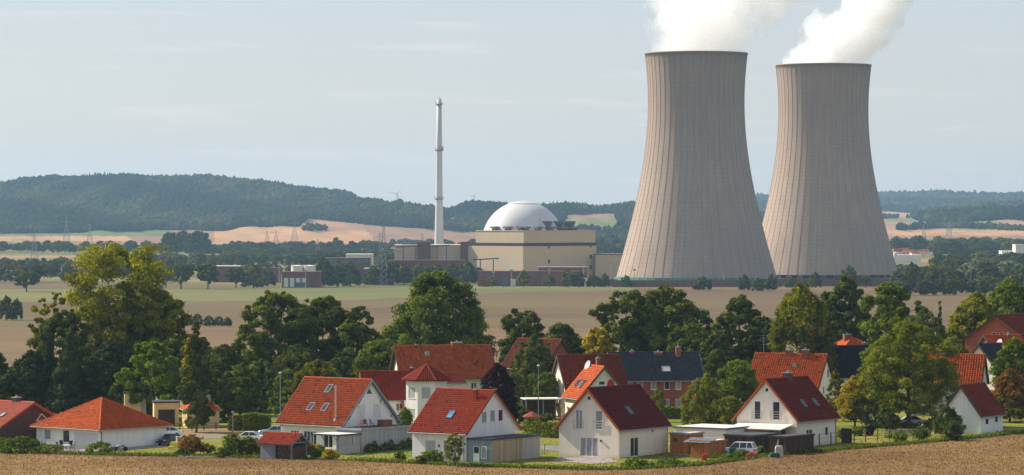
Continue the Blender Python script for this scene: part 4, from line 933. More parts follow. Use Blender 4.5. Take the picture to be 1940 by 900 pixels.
def flat_shed(name, label, px, d, al, A, B, H, top, L, R, cat='garage', fascia='zinc', wins=(), over=.12, base_z=None, group=None):
    """flat-roofed timber building; L and R: list of (start, end, board material) on the two visible walls"""
    p = at(px, d); root = thing(name, label, cat, p, -math.radians(al), group); fr = FRM(A, B)
    m = MB(); m.box(-A, 0, 0, B, -.6, H - .02); m.build('wall', M[wins[0] if wins and isinstance(wins[0], str) else 'woodgrey'], root)
    for k, lst in (('L', L), ('R', R)):
        for i, (a, b, mt) in enumerate(lst): boards(root, 'cladding', fr[k], a, b, -.3, H - .02, .14, mt, i + 3, .001)
    m = MB(); m.box(-A - over, over, -over, B + over, H, H + .14); m.build('roof', M[top], root)
    m = MB(); m.box(-A - over - .02, over + .02, -over - .03, -over, H - .04, H + .18); m.box(over, over + .03, -over - .03, B + over, H - .04, H + .18); m.build('fascia', M[fascia], root)
    return root, fr
A4, fa4 = flat_shed('timber_annex', 'flat-roofed annex, blue front and pale board side, beside the plain red roof house', 930.4, 419, 35, 3.4, 10.4, 2.75, 'bitum', [(0, 3.4, 'boards_blue')], [(0, 6.6, 'boards_nat'), (6.6, 10.4, 'boards_silver')], fascia='dkmetal')
window(A4, fa4['L'], .85, 1.75, .02, 1.95, kind='glass', c=1, recess=-.07, name='door'); window(A4, fa4['L'], 2.0, 2.8, .5, 1.95, kind='curt', c=1, recess=-.07)
m = MB(); m.fbox(fa4['L'], .92, 1.68, .1, 1.1, .085, .1); m.build('door_panel', M['upvc'], A4)
# H3
H3, S3, f3 = house('white_house', 'large white house under a long red roof with three roof windows and steel flue', 648, 445, 39, 10.7, 10.6, 3.65, 8.95, 'R', 'white', 't_redor', .5, .5,
    [('L', 1.8, 3.2, 1.1, 2.35, dict(c=3)), ('L', 4.05, 6.3, .08, 2.35, dict(c=4)), ('L', 7.6, 9.1, .3, 2.3, dict(c=2)), ('R', 2.9, 4.5, 3.95, 5.75, dict(kind='shutw')), ('R', 6.0, 7.5, 3.95, 5.75, dict(kind='shutw'))],
    tri=[('R', [(4.5, 7.0), (6.1, 7.0), (5.3, 8.1)])], barge='woodgrey', lights=[(0, 5.1, 5.55, .85, 1.35), (0, 4.0, 2.35, .85, 1.35), (0, 6.5, 2.35, .85, 1.35)], pipes=[(-10.6, -.08, 'zinc')], seed=3, slab_m='woodgrey', tw=.38, tl=.40, amp=.09, step=.06)
sp_ = S3[0].p(9.9, 1.0); m = MB(); m.tube(sp_ - Vector((0, 0, .3)), sp_ + Vector((0, 0, 4.2)), .11, .11, 10); m.tube(sp_ + Vector((0, 0, 4.2)), sp_ + Vector((0, 0, 4.45)), .15, .13, 10); m.build('flue_pipe', M['steel'], H3)
m = MB(); m.tube(sp_ - Vector((0, 0, .1)), sp_ + Vector((0, 0, .3)), .3, .14, 10); m.build('flue_collar', M['zinc'], H3)
for y in (1.2, 3.2, 7.4, 9.4):
    m = MB(); z = 8.95 - abs(y - 5.3) * (8.95 - 3.65) / 5.3 - .35; m.tube((.05, y, z - .55), (.45, y, z), .06, None, 5); m.build('roof_bracket', M['woodgrey'], H3)
# annex of H3 (local: x 0..4.2, y -5.6..8.4) built as its own thing
ang = -math.radians(39); c_, s_ = math.cos(ang), math.sin(ang); hp_ = H3.location
def loc3(x, y): return Vector((hp_.x + x * c_ - y * s_, hp_.y + x * s_ + y * c_))
q = loc3(4.3, -1.2); A3 = thing('garage', 'long grey flat-roofed garage along the gable of the large white house', 'garage', (q.x, q.y, gz(*q)), ang); fr = FRM(4.15, 10.2)
m = MB(); m.box(-4.15, 0, 0, 10.2, -.8, 2.85); m.build('wall', M['woodgrey'], A3); boards(A3, 'cladding', fr['R'], 0, 10.2, -.6, 2.85, .16, 'boards_grey', 4, .001)
m = MB(); m.box(-4.25, .12, -.12, 10.3, 2.87, 3.0); m.build('roof', M['bitum'], A3); m = MB(); m.box(.12, .16, -.16, 10.3, 2.8, 3.08); m.box(-4.25, .16, -.16, -.12, 2.8, 3.08); m.build('fascia', M['zinc'], A3)
q = loc3(4.3, -5.4); C3 = thing('garden_room', 'pale-roofed garden room with window strip in front of the long grey garage', 'garden room', (q.x, q.y, gz(*q)), ang); fr = FRM(4.2, 4.1)
m = MB(); m.box(-.12, 0, 0, 4.08, -.5, 1.15); m.box(-.12, 0, 0, 4.08, 2.25, 2.4); [m.box(-.14, .02, y, y + .09, 1.15, 2.25) for y in (0, 1.3, 2.65, 3.98)]; m.build('wall', M['boards_grey'], C3)
for y in (.09, 1.39, 2.74): m = MB(); m.box(-.07, -.05, y, y + 1.22, 1.17, 2.23); m.build('window', M['curt'], C3)
m = MB(); m.box(-4.6, .15, -.5, 4.05, 2.42, 2.52); m.build('roof', M['pale_roof'], C3); m = MB(); m.box(-4.65, .2, -.56, -.5, 2.36, 2.56); m.box(.15, .2, -.56, 4.05, 2.36, 2.56); m.build('fascia', M['dkmetal'], C3)
for x, y in ((-4.3, -.3), (-2.2, -.3), (-.05, -.3)):
    m = MB(); m.box(x - .07, x + .07, y - .07, y + .07, -.4, 2.42); m.tube((x, y, 1.7), (x - .6, y, 2.38), .06, None, 5); m.build('post', M['woodgrey'], C3)
# furniture on the garage roof
def chair(name, label, p, rz, mat, s=1., group=None, cat='chair'):
    r = thing(name, label, cat, p, rz, group)
    m = MB(); m.box(-.24 * s, .24 * s, -.24 * s, .24 * s, .42 * s, .47 * s); m.build('seat', M[mat], r)
    m = MB(); m.prism([(.2 * s, .45 * s), (.25 * s, .45 * s), (.36 * s, 1.05 * s), (.31 * s, 1.05 * s)], 'x', -.24 * s, .24 * s); m.build('backrest', M[mat], r)
    l = None
    for sx in (-1, 1):
        for sy in (-1, 1): m = MB(); m.tube((sx * .21 * s, sy * .21 * s, .43 * s), (sx * .23 * s, sy * .26 * s, 0), .025 * s, None, 5); m.build('leg', M[mat], r)
        m = MB(); m.box(sx * .26 * s - .02, sx * .26 * s + .02, -.24 * s, .28 * s, .64 * s, .67 * s); m.build('armrest', M[mat], r)
    return r
def table(name, label, p, rz, mat, a=.75, b=.45, h=.73, rnd=False):
    r = thing(name, label, 'table', p, rz); m = MB()
    if rnd: m.lathe([(.01, h), (a, h), (a, h - .04), (.01, h - .04)], 20)
    else: m.box(-a, a, -b, b, h - .04, h)
    m.build('tabletop', M[mat], r)
    for sx in (-1, 1):
        for sy in (-1, 1): m = MB(); m.tube((sx * a * .65, sy * b * .7, h - .04), (sx * a * .75, sy * b * .8, 0), .03, None, 5); m.build('leg', M[mat], r)
    return r
zr = A3.location.z + 3.0
for i, (x, y) in enumerate(((3.4, .2), (2.9, 1.9), (3.2, 2.9))):
    q = loc3(x - .6, y); chair('wooden_chair', ['brown wooden chair on the flat garage roof, leftmost', 'brown wooden chair in the middle of the garage roof', 'brown wooden chair beside the wooden chest on the garage roof'][i], (q.x, q.y, zr), ang + i, 'redwood', .95, 'chairs on the garage roof')
q = loc3(2.8, 5.1); o = thing('wooden_chest', 'brown wooden chest on the flat garage roof', 'chest', (q.x, q.y, zr), ang); m = MB(); m.box(-.5, .5, -.9, .9, 0, .75); m.build('chest_body', M['redwood'], o); m = MB(); m.box(-.55, .55, -.95, .95, .76, .84); m.build('lid', M['redwood'], o)

# H2: white bungalow with hipped roof
H2, S2, f2 = house('white_bungalow', 'white bungalow with hipped orange tile roof and double garage door', 189, 455, 40, 12.2, 12.1, 2.62, 6.35, 'hip', 'white', 't_orange', .6, .65,
    [('L', 1.5, 2.8, .95, 2.3, dict(kind='curt', c=1)), ('L', 5.1, 6.4, .7, 2.35, dict(c=1)), ('L', 7.3, 11.9, .02, 2.25, dict(kind='shutw', c=1, name='garage_door'))], barge='woodgrey', gutter='woodnat', pipes=[], seed=2, slab_m='woodgrey', amp=.05, tw=.31, tl=.36)
m = MB(); m.path([Vector((.5, -.4, 2.5)), Vector((.12, .25, 2.2)), Vector((.12, .25, 0))], [.05, .05, .05], 8); m.build('downpipe', M['redwood'], H2)
p = S2[1].p(7.0, 3.3); m = MB(); m.path([p, p + Vector((0, 0, .9)), p + Vector((.15, 0, 1.0))], [.05, .05, .05], 6); m.build('vent_pipe', M['redwood'], H2)
# H1: brick house at the far left
H1, S1, f1 = house('brown_brick_house', 'brown brick house with faded red roof at the left edge of the village', 2, 462, 40, 12, 11, 3.1, 5.85, 'R', 'brnbrick', 't_pink', .5, .5,
    [('R', 6.9, 8.1, .5, 2.5, dict(c=1)), ('L', 6, 8, 1, 2.2)], tri=[('R', [(6.2, 3.3), (8.6, 3.3), (7.2, 4.35)])], barge='t_redor', lights=[(0, 10.2, 2.4, .7, 1.0, 'curt')], seed=11, slab_m='upvc')
m = MB(); m.box(-.9, .1, 5.6, 6.6, 5.0, 6.6)
o = chimney(H1, (-3.2, 5.6, 5.6), .9, .75, 'dkmetal', cap='concpl')
# H7: turret house
H7 = thing('turret_house', 'white octagonal turret with a pointed dull red roof and closed grey shutters', 'house', at(808, 497))
R8 = 3.12; s7 = SX(497); zt7 = EYE + (YH - 719) / s7 - H7.location.z; za7 = EYE + (YH - 690) / s7 - H7.location.z
m = MB()
for k in range(8):
    a0, a1 = math.radians(22.5 + 45 * k), math.radians(67.5 + 45 * k); p0 = Vector((R8 * math.cos(a0), R8 * math.sin(a0), 0)); p1 = Vector((R8 * math.cos(a1), R8 * math.sin(a1), 0))
    U = (p1 - p0).normalized(); N = U.cross(UP); L = (p1 - p0).length; holes = []
    if k in (4, 5): holes = [[(.5, z0), (L - .5, z0), (L - .5, z1), (.5, z1)] for z0, z1 in ((1.0, 2.5), (zt7 - 2.6, zt7 - .95))]
    fr = (p0, U, UP, N); wall_face(m, fr, [(0, -.8), (L, -.8), (L, zt7), (0, zt7)], holes)
    for h in holes: window(H7, fr, h[0][0], h[1][0], h[0][1], h[2][1], kind='shut', c=1)
m.build('wall', M['white'], H7)
m = MB(); rr_ = R8 + .65; apx = Vector((0, 0, za7)); m.lathe([(rr_ - .6, zt7 - .12), (rr_, zt7 - .12), (rr_, zt7 - .06), (.01, za7 - .14)], 8, a0=math.radians(22.5), a1=math.radians(382.5)); ro = m.build('roof', M['t_vio'], H7)
for k in range(8):
    a0, a1 = math.radians(22.5 + 45 * k), math.radians(67.5 + 45 * k); p0 = Vector((rr_ * math.cos(a0), rr_ * math.sin(a0), zt7)); p1 = Vector((rr_ * math.cos(a1), rr_ * math.sin(a1), zt7)); U = (p1 - p0).normalized(); mid = (p0 + p1) / 2; lv = (apx - mid).length
    put_tiles(ro, Slope(p0, U, (apx - mid).normalized(), (p1 - p0).length, lv, [(0, 0), ((p1 - p0).length, 0), ((p1 - p0).length / 2, lv)]), M['t_vio'], k, tw=.28, tl=.34)
    ridge_caps(ro, p0 + Vector((0, 0, .04)), apx + Vector((0, 0, .04)), M['t_vio'], .1, 'hip_tiles')
W7, S7w, f7w = house('white_wing_house', 'low white house wing with shiny dull red roof left of the turret', 690, 503, 82, 6.4, 7.3, 3.9, 7.5, 'L', 'white', 't_vio', .3, .4, [('R', 4.6, 5.7, 1.9, 3.0, dict(c=2)), ('R', 6.2, 6.9, .5, 2.2, dict(c=1))], seed=72, barge='wood')
m = MB(); m.prism([(.3, 2.9), (2.1, 2.2), (2.1, 2.36), (.3, 3.5)], 'y', 5.4, 7.6); m.build('porch_roof', M['t_vio'], W7)
m = MB(); m.add([(.55, 5.7, 3.42), (.55, 7.4, 3.42), (1.8, 7.4, 2.62), (1.8, 5.7, 2.62)], [(3, 2, 1, 0)]); m.build('solar_panel', M['shut'], W7)
W8, _, _ = house('white_wing_house', 'white rear wing with dark red eaves just right of the turret', 842, 503, 80, 5, 2.6, 6.0, 7.0, 'L', 'white', 't_vio', .5, .5, [], seed=73, barge='t_vio')
H8, S8, f8 = house('long_farmhouse', 'long farmhouse with weathered orange tile roof behind the turret', 764, 530, 78, 9.5, 14.0, 5.7, 10.1, 'L', 'oldwhite', 't_old', .6, .6, [('L', 4.2, 5.0, 6.2, 7.5, dict(c=1)), ('R', 10.5, 11.4, 3.3, 4.6)], seed=8, barge='wooddk', tw=.36, tl=.42, amp=.08, step=.05)
chimney(H8, (-4.75, 9.2, 9.9), 1.2, .6, 't_old', l=1.6)
p = S8[0].p(4.9, 5.3); m = MB(); m.box(p.x - .3, p.x + .3, p.y - .3, p.y + .3, p.z - .2, p.z + .5); m.build('roof_hatch', M['zinc'], H8)
chimney(H7, (-2.2, 2.6, zt7 + .2), .6, 1.3, 't_vio')
H9, S9, _ = house('old_barn', 'barn with dark red tile roof half hidden by the feathery tree', 1030, 575, 38, 8.5, 9, 5.2, 9.5, 'R', 'redbrick', 't_brown', .4, .5, [], seed=9)
H10, S10, f10 = house('white_gabled_house', 'white house with brown red roof joined to the grey-roofed brick row', 1076, 512, 72, 8.2, 9.2, 3.9, 9.0, 'L', 'oldwhite', 't_brown', .35, .5, [('L', 2.2, 3.0, 3.7, 5.2, dict(c=1)), ('L', 5.6, 6.4, 3.6, 5.1, dict(c=1)), ('L', 3.8, 4.2, 6.6, 7.4, dict(c=1)), ('L', 6.0, 7.0, .8, 2.1, dict(c=1))], seed=10, barge='brnbrick', tw=.34, amp=.06)
H10b, S10b, f10b = house('white_extension', 'white gabled extension with bright orange roof, dish and red oval on its wall', 1099, 505, 70, 6.2, 7.4, 3.5, 7.7, 'R', 'oldwhite', 't_orange', .35, .45, [('R', 2.9, 3.9, 5.0, 5.6, dict(c=1)), ('R', 1.0, 2.0, .7, 2.0, dict(c=2))], seed=20, barge='brnbrick', lights=[(0, 1.8, 2.0, .8, 1.5), (0, 3.8, 2.0, .8, 1.5)])
m = MB(); O, U, Wv, N = f10b['R']; q = [O + U * (4.75 + .55 * math.cos(k * .524)) + Wv * (5.05 + .8 * math.sin(k * .524)) + N * .06 for k in range(12)]; m.add(q + [x - N * .08 for x in q], [tuple(range(12))] + [(k, (k + 1) % 12, 12 + (k + 1) % 12, 12 + k) for k in range(12)]); m.build('oval_panel', M['redpl'], H10b)
chimney(H10b, (-4.6, 4.6, 7.0), .55, 1.7, 'redbrick')
def dish(parent, p, r=.5):
    m = MB(); d = Vector((.1, -.9, .35)).normalized(); a = d.orthogonal().normalized(); b = d.cross(a); n = 14; p = Vector(p)
    vs = [p - d * .12] + [p + (a * math.cos(k * 6.2832 / n) + b * math.sin(k * 6.2832 / n)) * r for k in range(n)]
    m.add(vs, [(0, 1 + (k + 1) % n, 1 + k) for k in range(n)]); m.tube(p - d * .12, p + d * .5, .02, None, 4); m.tube(p - d * .1, p - Vector((0, 0, 1.0)), .04, None, 5); m.build('satellite_dish', M['shut'], parent)
dish(H10b, (-5.6, 3.3, 7.7), .75)
H11, S11, f11 = house('brick_row_house', 'two-storey red brick house under a dark grey tile roof', 1165, 525, 82, 9, 13.4, 5.0, 8.75, 'L', 'redbrick', 't_slate', .35, .45,
    [('R', a, a + .85, z, z + 1.25, dict(c=1, kind=k)) for a, z, k in ((1.8, 3.3, 'curt'), (3.45, 3.3, 'curt'), (5.5, 3.3, 'curt'), (7.55, 3.3, 'glass'), (9.3, 3.3, 'curt'), (11.9, 3.3, 'glass'), (5.5, .7, 'glass'), (7.5, .65, 'curt'), (9.3, .65, 'curt'))], seed=12, tw=.34, amp=.04, barge='zinc', lights=[(0, 7.8, 1.9, 1.3, 1.25, 'shut')])
for y, w_, h in ((3.4, .6, .3), (7.4, 1.2, .15), (10.4, .7, 1.2)): chimney(H11, (-4.4 if y != 10.4 else -3.9, y, 8.6 if y != 10.4 else 8.3), w_ * .8, h, 'redbrick', l=w_)
H12, S12, f12 = house('orange_roof_house', 'white house with bright orange tile roof and two brick chimneys behind the right cream house', 1546, 515, 22, 10.6, 9.4, 3.5, 8.4, 'R', 'cream', 't_orange', .4, .5, [('R', 5.8, 6.7, 4.9, 6.2, dict(c=1)), ('R', 3.6, 4.4, 2.5, 3.6, dict(c=1))], seed=13, tw=.36, tl=.42, amp=.085, step=.05)
chimney(H12, (-5.6, 4.7, 8.2), .9, .7, 'redbrick'); chimney(H12, (-3.0, 4.4, 8.0), 1.0, 1.0, 'redbrick')
p = S12[0].p(6.8, 5.2); m = MB(); m.box(p.x - .35, p.x + .35, p.y - .3, p.y + .3, p.z - .2, p.z + .35); m.build('roof_hatch', M['zinc'], H12)
m = MB(); m.tube((-9.6, 4.7, 8.2), (-9.6, 4.7, 11.2), .035, None, 5)
for h, l in ((11.1, .8), (10.7, .6), (10.3, .9), (9.8, .5)): m.tube((-9.6 - l, 4.7, h), (-9.6 + l, 4.7, h), .025, None, 4)
m.build('aerial', M['zinc'], H12)
H13, _, _ = house('black_roof_barn', 'pale barn with a black roof behind the orange roof house', 1563, 560, 80, 9, 8.6, 3.4, 8.0, 'L', 'cream', 't_black', .4, .4, [], seed=14, barge='concpl')
H14, S14, _ = house('orange_roof_house', 'distant house with small orange hipped roof above the black roof', 1600, 605, 68, 6.6, 6.0, 6.9, 8.9, 'hip', 'cream', 't_orange', .4, .4, [], seed=15)
chimney(H14, (-3.3, 2.2, 8.5), .7, .8, 'redbrick', l=1.3); chimney(H14, (-1.0, 4.5, 7.3), .6, .6, 'redbrick', l=1.)
H15, S15, f15 = house('orange_roof_house', 'pale green gabled house with vivid orange roof behind the big walnut tree', 1857, 500, 14, 10, 9, 4.6, 8.6, 'R', 'bluegrey', 't_orange', .3, .45, [('R', 4.1, 4.9, 5.4, 6.9, dict(c=1)), ('R', 2.0, 2.9, 2.9, 4.0, dict(c=1)), ('R', 5.6, 6.5, 2.9, 4.0, dict(c=1))], seed=16, tw=.36, tl=.42, amp=.08, step=.05)
chimney(H15, (-5.0, 4.4, 8.3), .9, .8, 'brnbrick')
H16, S16, f16 = house('whitewashed_barn', 'small whitewashed barn with brown red roof at the field edge on the right', 1858, 458, 33, 5.6, 6.8, 2.75, 6.4, 'L', 'white', 't_brown', .3, .35, [('R', 1.5, 2.4, 1.25, 1.95, dict(frame='wooddk', sill=False)), ('R', 4.4, 5.3, 1.4, 2.1, dict(frame='wooddk', sill=False))], seed=17, tw=.32, amp=.05)
H17, _, _ = house('grey_roof_house', 'cream gabled house with dark grey roof in front of the red brick farmhouse', 1889, 525, 42, 6.4, 5.5, 5.6, 9.2, 'L', 'cream', 't_slate', .3, .4, [('L', 3.0, 3.8, 5.8, 7.0, dict(c=1))], seed=18)
H18, _, f18 = house('brick_farmhouse', 'large orange red brick farmhouse gable at the right edge', 1951, 560, 32, 11.4, 10, 8.7, 12.5, 'L', 'orbrick', 't_brown', .3, .4, [('L', 4.75, 5.5, 8.3, 9.75, dict(c=1, r=2)), ('L', 6.1, 6.85, 8.9, 9.75, dict(c=1, r=2))], seed=19)
m = MB()
for k in range(22):
    for sd in (-1, 1):
        u = 5.7 + sd * k * .25; z = 12.5 - k * .25 * (3.8 / 5.7) - .75; m.fbox(f18['L'], u - .06, u + .06, z - .25, z + .05, 0, .08)
o = m.build('dentil_course', M['orbrick'], H18); o['kind'] = 'stuff'
H18b, _, _ = house('farmhouse_wing', 'low wing with orange tile roof at the foot of the brick gable', 1880, 540, 68, 4.5, 6, 8.2, 10.0, 'L', 'redbrick', 't_orange', .3, .3, [], seed=21); dish(H18b, (.5, .9, 8.9), .7)
chimney(H18b, (-2, 4, 9.6), .5, .5, 'redbrick')
H19, S19, f19 = house('yellow_cottage', 'small yellow cottage with red pyramid roof behind the columnar tree', 354, 500, 78, 5.8, 4.7, 2.55, 4.6, 'hip', 'yellow', 't_redor', .25, .35, [('R', 1.6, 3.0, .7, 2.05, dict(c=3, r=2)), ('L', .8, 1.6, .9, 2.1, dict(c=1)), ('L', 2.3, 3.1, .9, 2.1, dict(c=1)), ('L', 3.9, 4.7, .9, 2.1, dict(c=1))], seed=22, barge='upvc', slab_m='upvc')
chimney(H19, (-2.5, 3.4, 3.9), .6, 1.1, 'concpl')
Y1, fy1 = flat_shed('yellow_garage', 'yellow flat-roofed garage with brown door left of the cottage', 292, 507, 82, 5, 3.6, 3.4, 'bitum', [], [], fascia='dkmetal', wins=('yellow',)); m = MB(); m.fbox(fy1['R'], .6, 3.0, 0, 2.4, .0, .05); m.build('garage_door', M['wooddk'], Y1)
Y2, fy2 = flat_shed('yellow_outbuilding', 'plain yellow outbuilding just above the bungalow roof', 236, 520, 82, 5, 3.2, 4.2, 'bitum', [], [], fascia='dkmetal', wins=('yellow',)); m = MB(); m.fbox(fy2['R'], 2.4, 3.1, .5, 3.6, .0, .05); m.build('window', M['curt'], Y2)
# carport by the white gabled house
K1 = thing('carport', 'open carport with pale flat roof beside the white gabled house', 'carport', at(995, 506), -math.radians(80)); m = MB(); m.box(-4, 0, 0, 5.4, 3.0, 3.15); m.build('roof', M['lightroof'], K1)
for x, y in ((-.2, .2), (-.2, 2.7), (-.2, 5.2), (-3.8, .2), (-3.8, 5.2)): m = MB(); m.box(x - .08, x + .08, y - .08, y + .08, -.3, 3.0); m.build('post', M['wood' if y > 3 else 'woodgrey'], K1)
m = MB(); m.box(-3.9, -3.8, .3, 5.1, 0, 2.9); m.build('back_wall', M['wooddk'], K1)
# outbuildings beside the right cream house
B1, _ = flat_shed('flat_garage', 'long garage with white flat roof and dark fascia left of the right cream house', 1374, 434, 35, 7.6, 7, 2.65, 'pale_roof', [], [], fascia='bluemetal', wins=('cream',))
B2, fb2 = flat_shed('dark_carport', 'low black-roofed timber carport before the white flat roof', 1428, 428, 35, 4.2, 6.2, 2.1, 'bitum', [(0, 4.2, 'boards_dark')], [(0, 6.2, 'boards_dark')], fascia='dkmetal', wins=('wooddk',), cat='carport')
B3, fb3 = flat_shed('dark_shed', 'dark brown timber shed with grey roof, rightmost of the outbuildings', 1490, 424, 35, 2.3, 6.6, 2.15, 'bitum', [(0, 2.3, 'boards_dark')], [(0, 6.6, 'boards_dark')], fascia='wooddk', wins=('wooddk',), cat='shed')
B4, fb4 = flat_shed('orange_shed', 'taller orange timber shed with pale roof beside the nearest cream house', 1306, 428, 35, 2.8, 3.2, 2.5, 'lightroof', [(0, 2.8, 'boards_warm')], [(0, 3.2, 'boards_warm')], fascia='zinc', wins=('wood',), cat='shed')
m = MB(); m.fbox(fb4['L'], .5, 1.1, 1.5, 2.0, .03, .06); m.build('window', M['glass'], B4)
B5, fb5 = flat_shed('orange_shed', 'low orange timber shed with dark panelled lean-to roof', 1346, 421, 35, 2.8, 3.6, 1.95, 'lightroof', [(0, 2.8, 'boards_warm')], [(0, 3.6, 'boards_warm')], fascia='wood', wins=('wood',), cat='shed')
for k in range(4): m = MB(); m.add([(-3.6 + k * .95, -.6, 1.9), (-2.7 + k * .95, -.6, 1.9), (-2.7 + k * .95, 1.5, 2.35), (-3.6 + k * .95, 1.5, 2.35), (-3.6 + k * .95, -.6, 1.85), (-2.7 + k * .95, -.6, 1.85), (-2.7 + k * .95, 1.5, 2.3), (-3.6 + k * .95, 1.5, 2.3)], [(0, 1, 2, 3), (4, 7, 6, 5), (0, 4, 5, 1), (1, 5, 6, 2), (3, 2, 6, 7), (0, 3, 7, 4)]); m.build('solar_panel', M['bluemetal'], B5)
m = MB(); m.tube((-.1, -.12, 0), (-.1, -.12, 1.7), .04, None, 6); m.build('downpipe', M['zinc'], B5)
# log store
LS = thing('log_store', 'grey log store with red tile roof, open side stacked with firewood', 'log store', at(553, 430), -math.radians(35)); A, B = 5.0, 3.0
fr = FRM(A, B); SL = slopes(A, B, 2.1, 3.15, 'R', .35, .35); m = MB()
for s in SL: m.fbox(s.fr(), 0, s.lu, 0, s.lv, -.12, 0)
ro = m.build('roof', M['woodgrey'], LS); [put_tiles(ro, s, M['t_red'], 40 + i) for i, s in enumerate(SL)]; ridge_caps(ro, SL[0].p(0, SL[0].lv, .02), SL[0].p(SL[0].lu, SL[0].lv, .02), M['t_red'])
m = MB(); m.box(-5, -2.7, 0, .08, -.3, 2.1); m.box(-5, -4.92, .08, 3, -.3, 2.1); m.box(-4.9, 0, 2.92, 3, -.3, 2.1); m.build('wall', M['woodgrey'], LS)
for x, y in ((-.1, .08), (-2.7, .12), (-.1, 2.9)): m = MB(); m.box(x - .07, x + .07, y - .07, y + .07, -.3, 2.1); m.build('post', M['woodgrey'], LS)
m = MB(); [m.tube((-.1 - .8 * math.sin(a), .05, 2.05 - .8 * (1 - math.cos(a)) * 0 - .8 + .8 * math.sin(a)), (-.1 - .8 * math.sin(a + .3), .05, 1.25 + .8 * math.sin(a + .3)), .05, None, 5) for a in (0, .3, .6, .9, 1.2)]; m.tube((-.1, .05, 1.2), (-.9, .05, 2.05), .06, None, 5); m.build('brace', M['woodgrey'], LS)
m = MB(); m.prism([(0, 2.1), (3, 2.1), (1.5, 3.0)], 'x', -.05, .0); 
m = MB(); m.box(-.05, .02, 1.42, 1.58, 2.1, 3.0); m.box(-.05, .02, .0, 3, 2.0, 2.14); m.build('gable_frame', M['woodgrey'], LS)
lg = MB(); rr = random.Random(5)
for i in range(12):
    for j in range(11):
        x = -2.5 + i * .185 + rr.uniform(-.03, .03); z = .1 + j * .15; r_ = rr.uniform(.05, .085)
        lg.tube((x, .3 + rr.uniform(-.05, .05), z), (x, .9, z), r_, None, 6, r=rr.random())
o = lg.build('stacked_logs', M['log'], LS); o['kind'] = 'stuff'
lg = MB()
for i in range(13):
    for j in range(10): y = .3 + i * .19; z = .1 + j * .15; lg.tube((.02 + rr.uniform(-.05, .05), y, z), (-.6, y, z), rr.uniform(.05, .085), None, 6, r=rr.random())
o = lg.build('stacked_logs', M['log'], LS); o['kind'] = 'stuff'
ORD = 'first second third fourth fifth sixth seventh eighth ninth tenth eleventh twelfth thirteenth fourteenth fifteenth sixteenth seventeenth eighteenth nineteenth twentieth twenty-first twenty-second twenty-third twenty-fourth twenty-fifth twenty-sixth'.split()
# ------------------------------------------------------------------ near trees (photo column, top row, crown width, distance)

tree(222, 468, 205, 562, 'poplar', 'vase', 'tallest tree on the left, airy yellow green poplar with many stems', 101, base=.14, stems=5, dens=.34, lump=.14, clump=.14, nc=210, leaf=.36, fill=.35, mat2=('olive', .8, .35, .12, .0))
tree(290, 545, 140, 560, 'poplar', 'round', 'dull olive tree filling the lower right side of the tall poplar', 102, base=.25, dens=.24, clump=.15, nc=80)
tree(100, 556, 92, 556, 'poplar', 'round', 'thin yellowing branches leaning left out of the tall poplar', 103, base=.55, dens=.09, leaf=.34, clump=.10, nc=46, lump=.4)
tree(118, 592, 120, 547, 'dark', 'oak', 'ragged dark oak with gaps in front of the tall poplar', 104, base=.4, dens=.30, clump=.15, nc=60, lump=.35)
tree(60, 668, 120, 534, 'pine', 'dome', 'dark pine with broad crown at the far left', 105, base=.2)
tree(132, 634, 112, 530, 'pine', 'cone', 'tall dark spruce between two pines at the left', 106, base=.06, dens=.5, clump=.14, nc=120, droop=.6, lump=.12)
tree(92, 650, 80, 533, 'pine', 'cone', 'dark spruce just left of the tallest one', 107, base=.08, dens=.5, clump=.14, nc=100, droop=.6)
tree(212, 646, 100, 530, 'pine', 'dome', 'brownish green pine with visible trunk behind the bungalow roof', 108, base=.3, dens=.3, mat2=None)
tree(180, 668, 80, 536, 'dark', 'dome', 'dark tree squeezed between the spruce and brownish pine', 109, base=.1)
tree(286, 646, 104, 521, 'bright', 'oak', 'bright light green ash behind the bungalow', 110, base=.18, dens=.3, clump=.14, nc=90, lump=.3, leaf=.34)
tree(338, 640, 110, 548, 'dark', 'round', 'dark broad tree between the bright ash and columnar tree', 111, base=.1)
tree(372, 615, 64, 490, 'dark', 'column', 'narrow columnar tree with left side coloured sunlit gold in front of the yellow cottage', 112, base=.04, dens=.62, clump=.24, nc=110, leaf=.3, lump=.35, mat2=('yellow', .42, .45, -.42, .42))  # yellow leaf patch puts sunlight on the upper left into the foliage colour
tree(425, 655, 130, 545, 'dark', 'dome', 'dark tree with rounded top right of the columnar tree', 113, base=.08)
tree(495, 684, 110, 540, 'dark', 'dome', 'dark low tree between two larger dark ones by the left street lamp', 114, base=.05)
tree(455, 690, 90, 530, 'oak', 'dome', 'green black tree above the clipped hedge', 115, base=.05)
tree(528, 554, 150, 592, 'oak', 'oak', 'big dark oak, leftmost of the three behind the large white house', 116, base=.2, clump=.13, nc=130, lump=.28, dens=.30)
tree(612, 562, 140, 596, 'oak', 'oak', 'big dark oak in the middle of three behind the large white house', 117, base=.2, clump=.13, nc=120, lump=.28, dens=.30)
tree(682, 582, 78, 590, 'oak', 'oak', 'smaller dark oak at the right of the three behind the large white house', 118, base=.2, clump=.15, nc=80, lump=.28, dens=.34)
tree(492, 632, 70, 585, 'oak', 'round', 'low dark oak limb clump left of the three oaks', 119, base=.2, dens=.3)
tree(725, 640, 100, 566, 'oak', 'round', 'dark green tree low between the oaks and great maple', 120, base=.1)
tree(604, 684, 130, 512, 'olive', 'dome', 'lighter green orchard tree rising behind the long red roof', 121, base=.1, lump=.3, leaf=.3, nc=110, clump=.14)
tree(545, 700, 70, 520, 'maple', 'dome', 'green tree at the left slope of the long red roof', 122, base=.1)
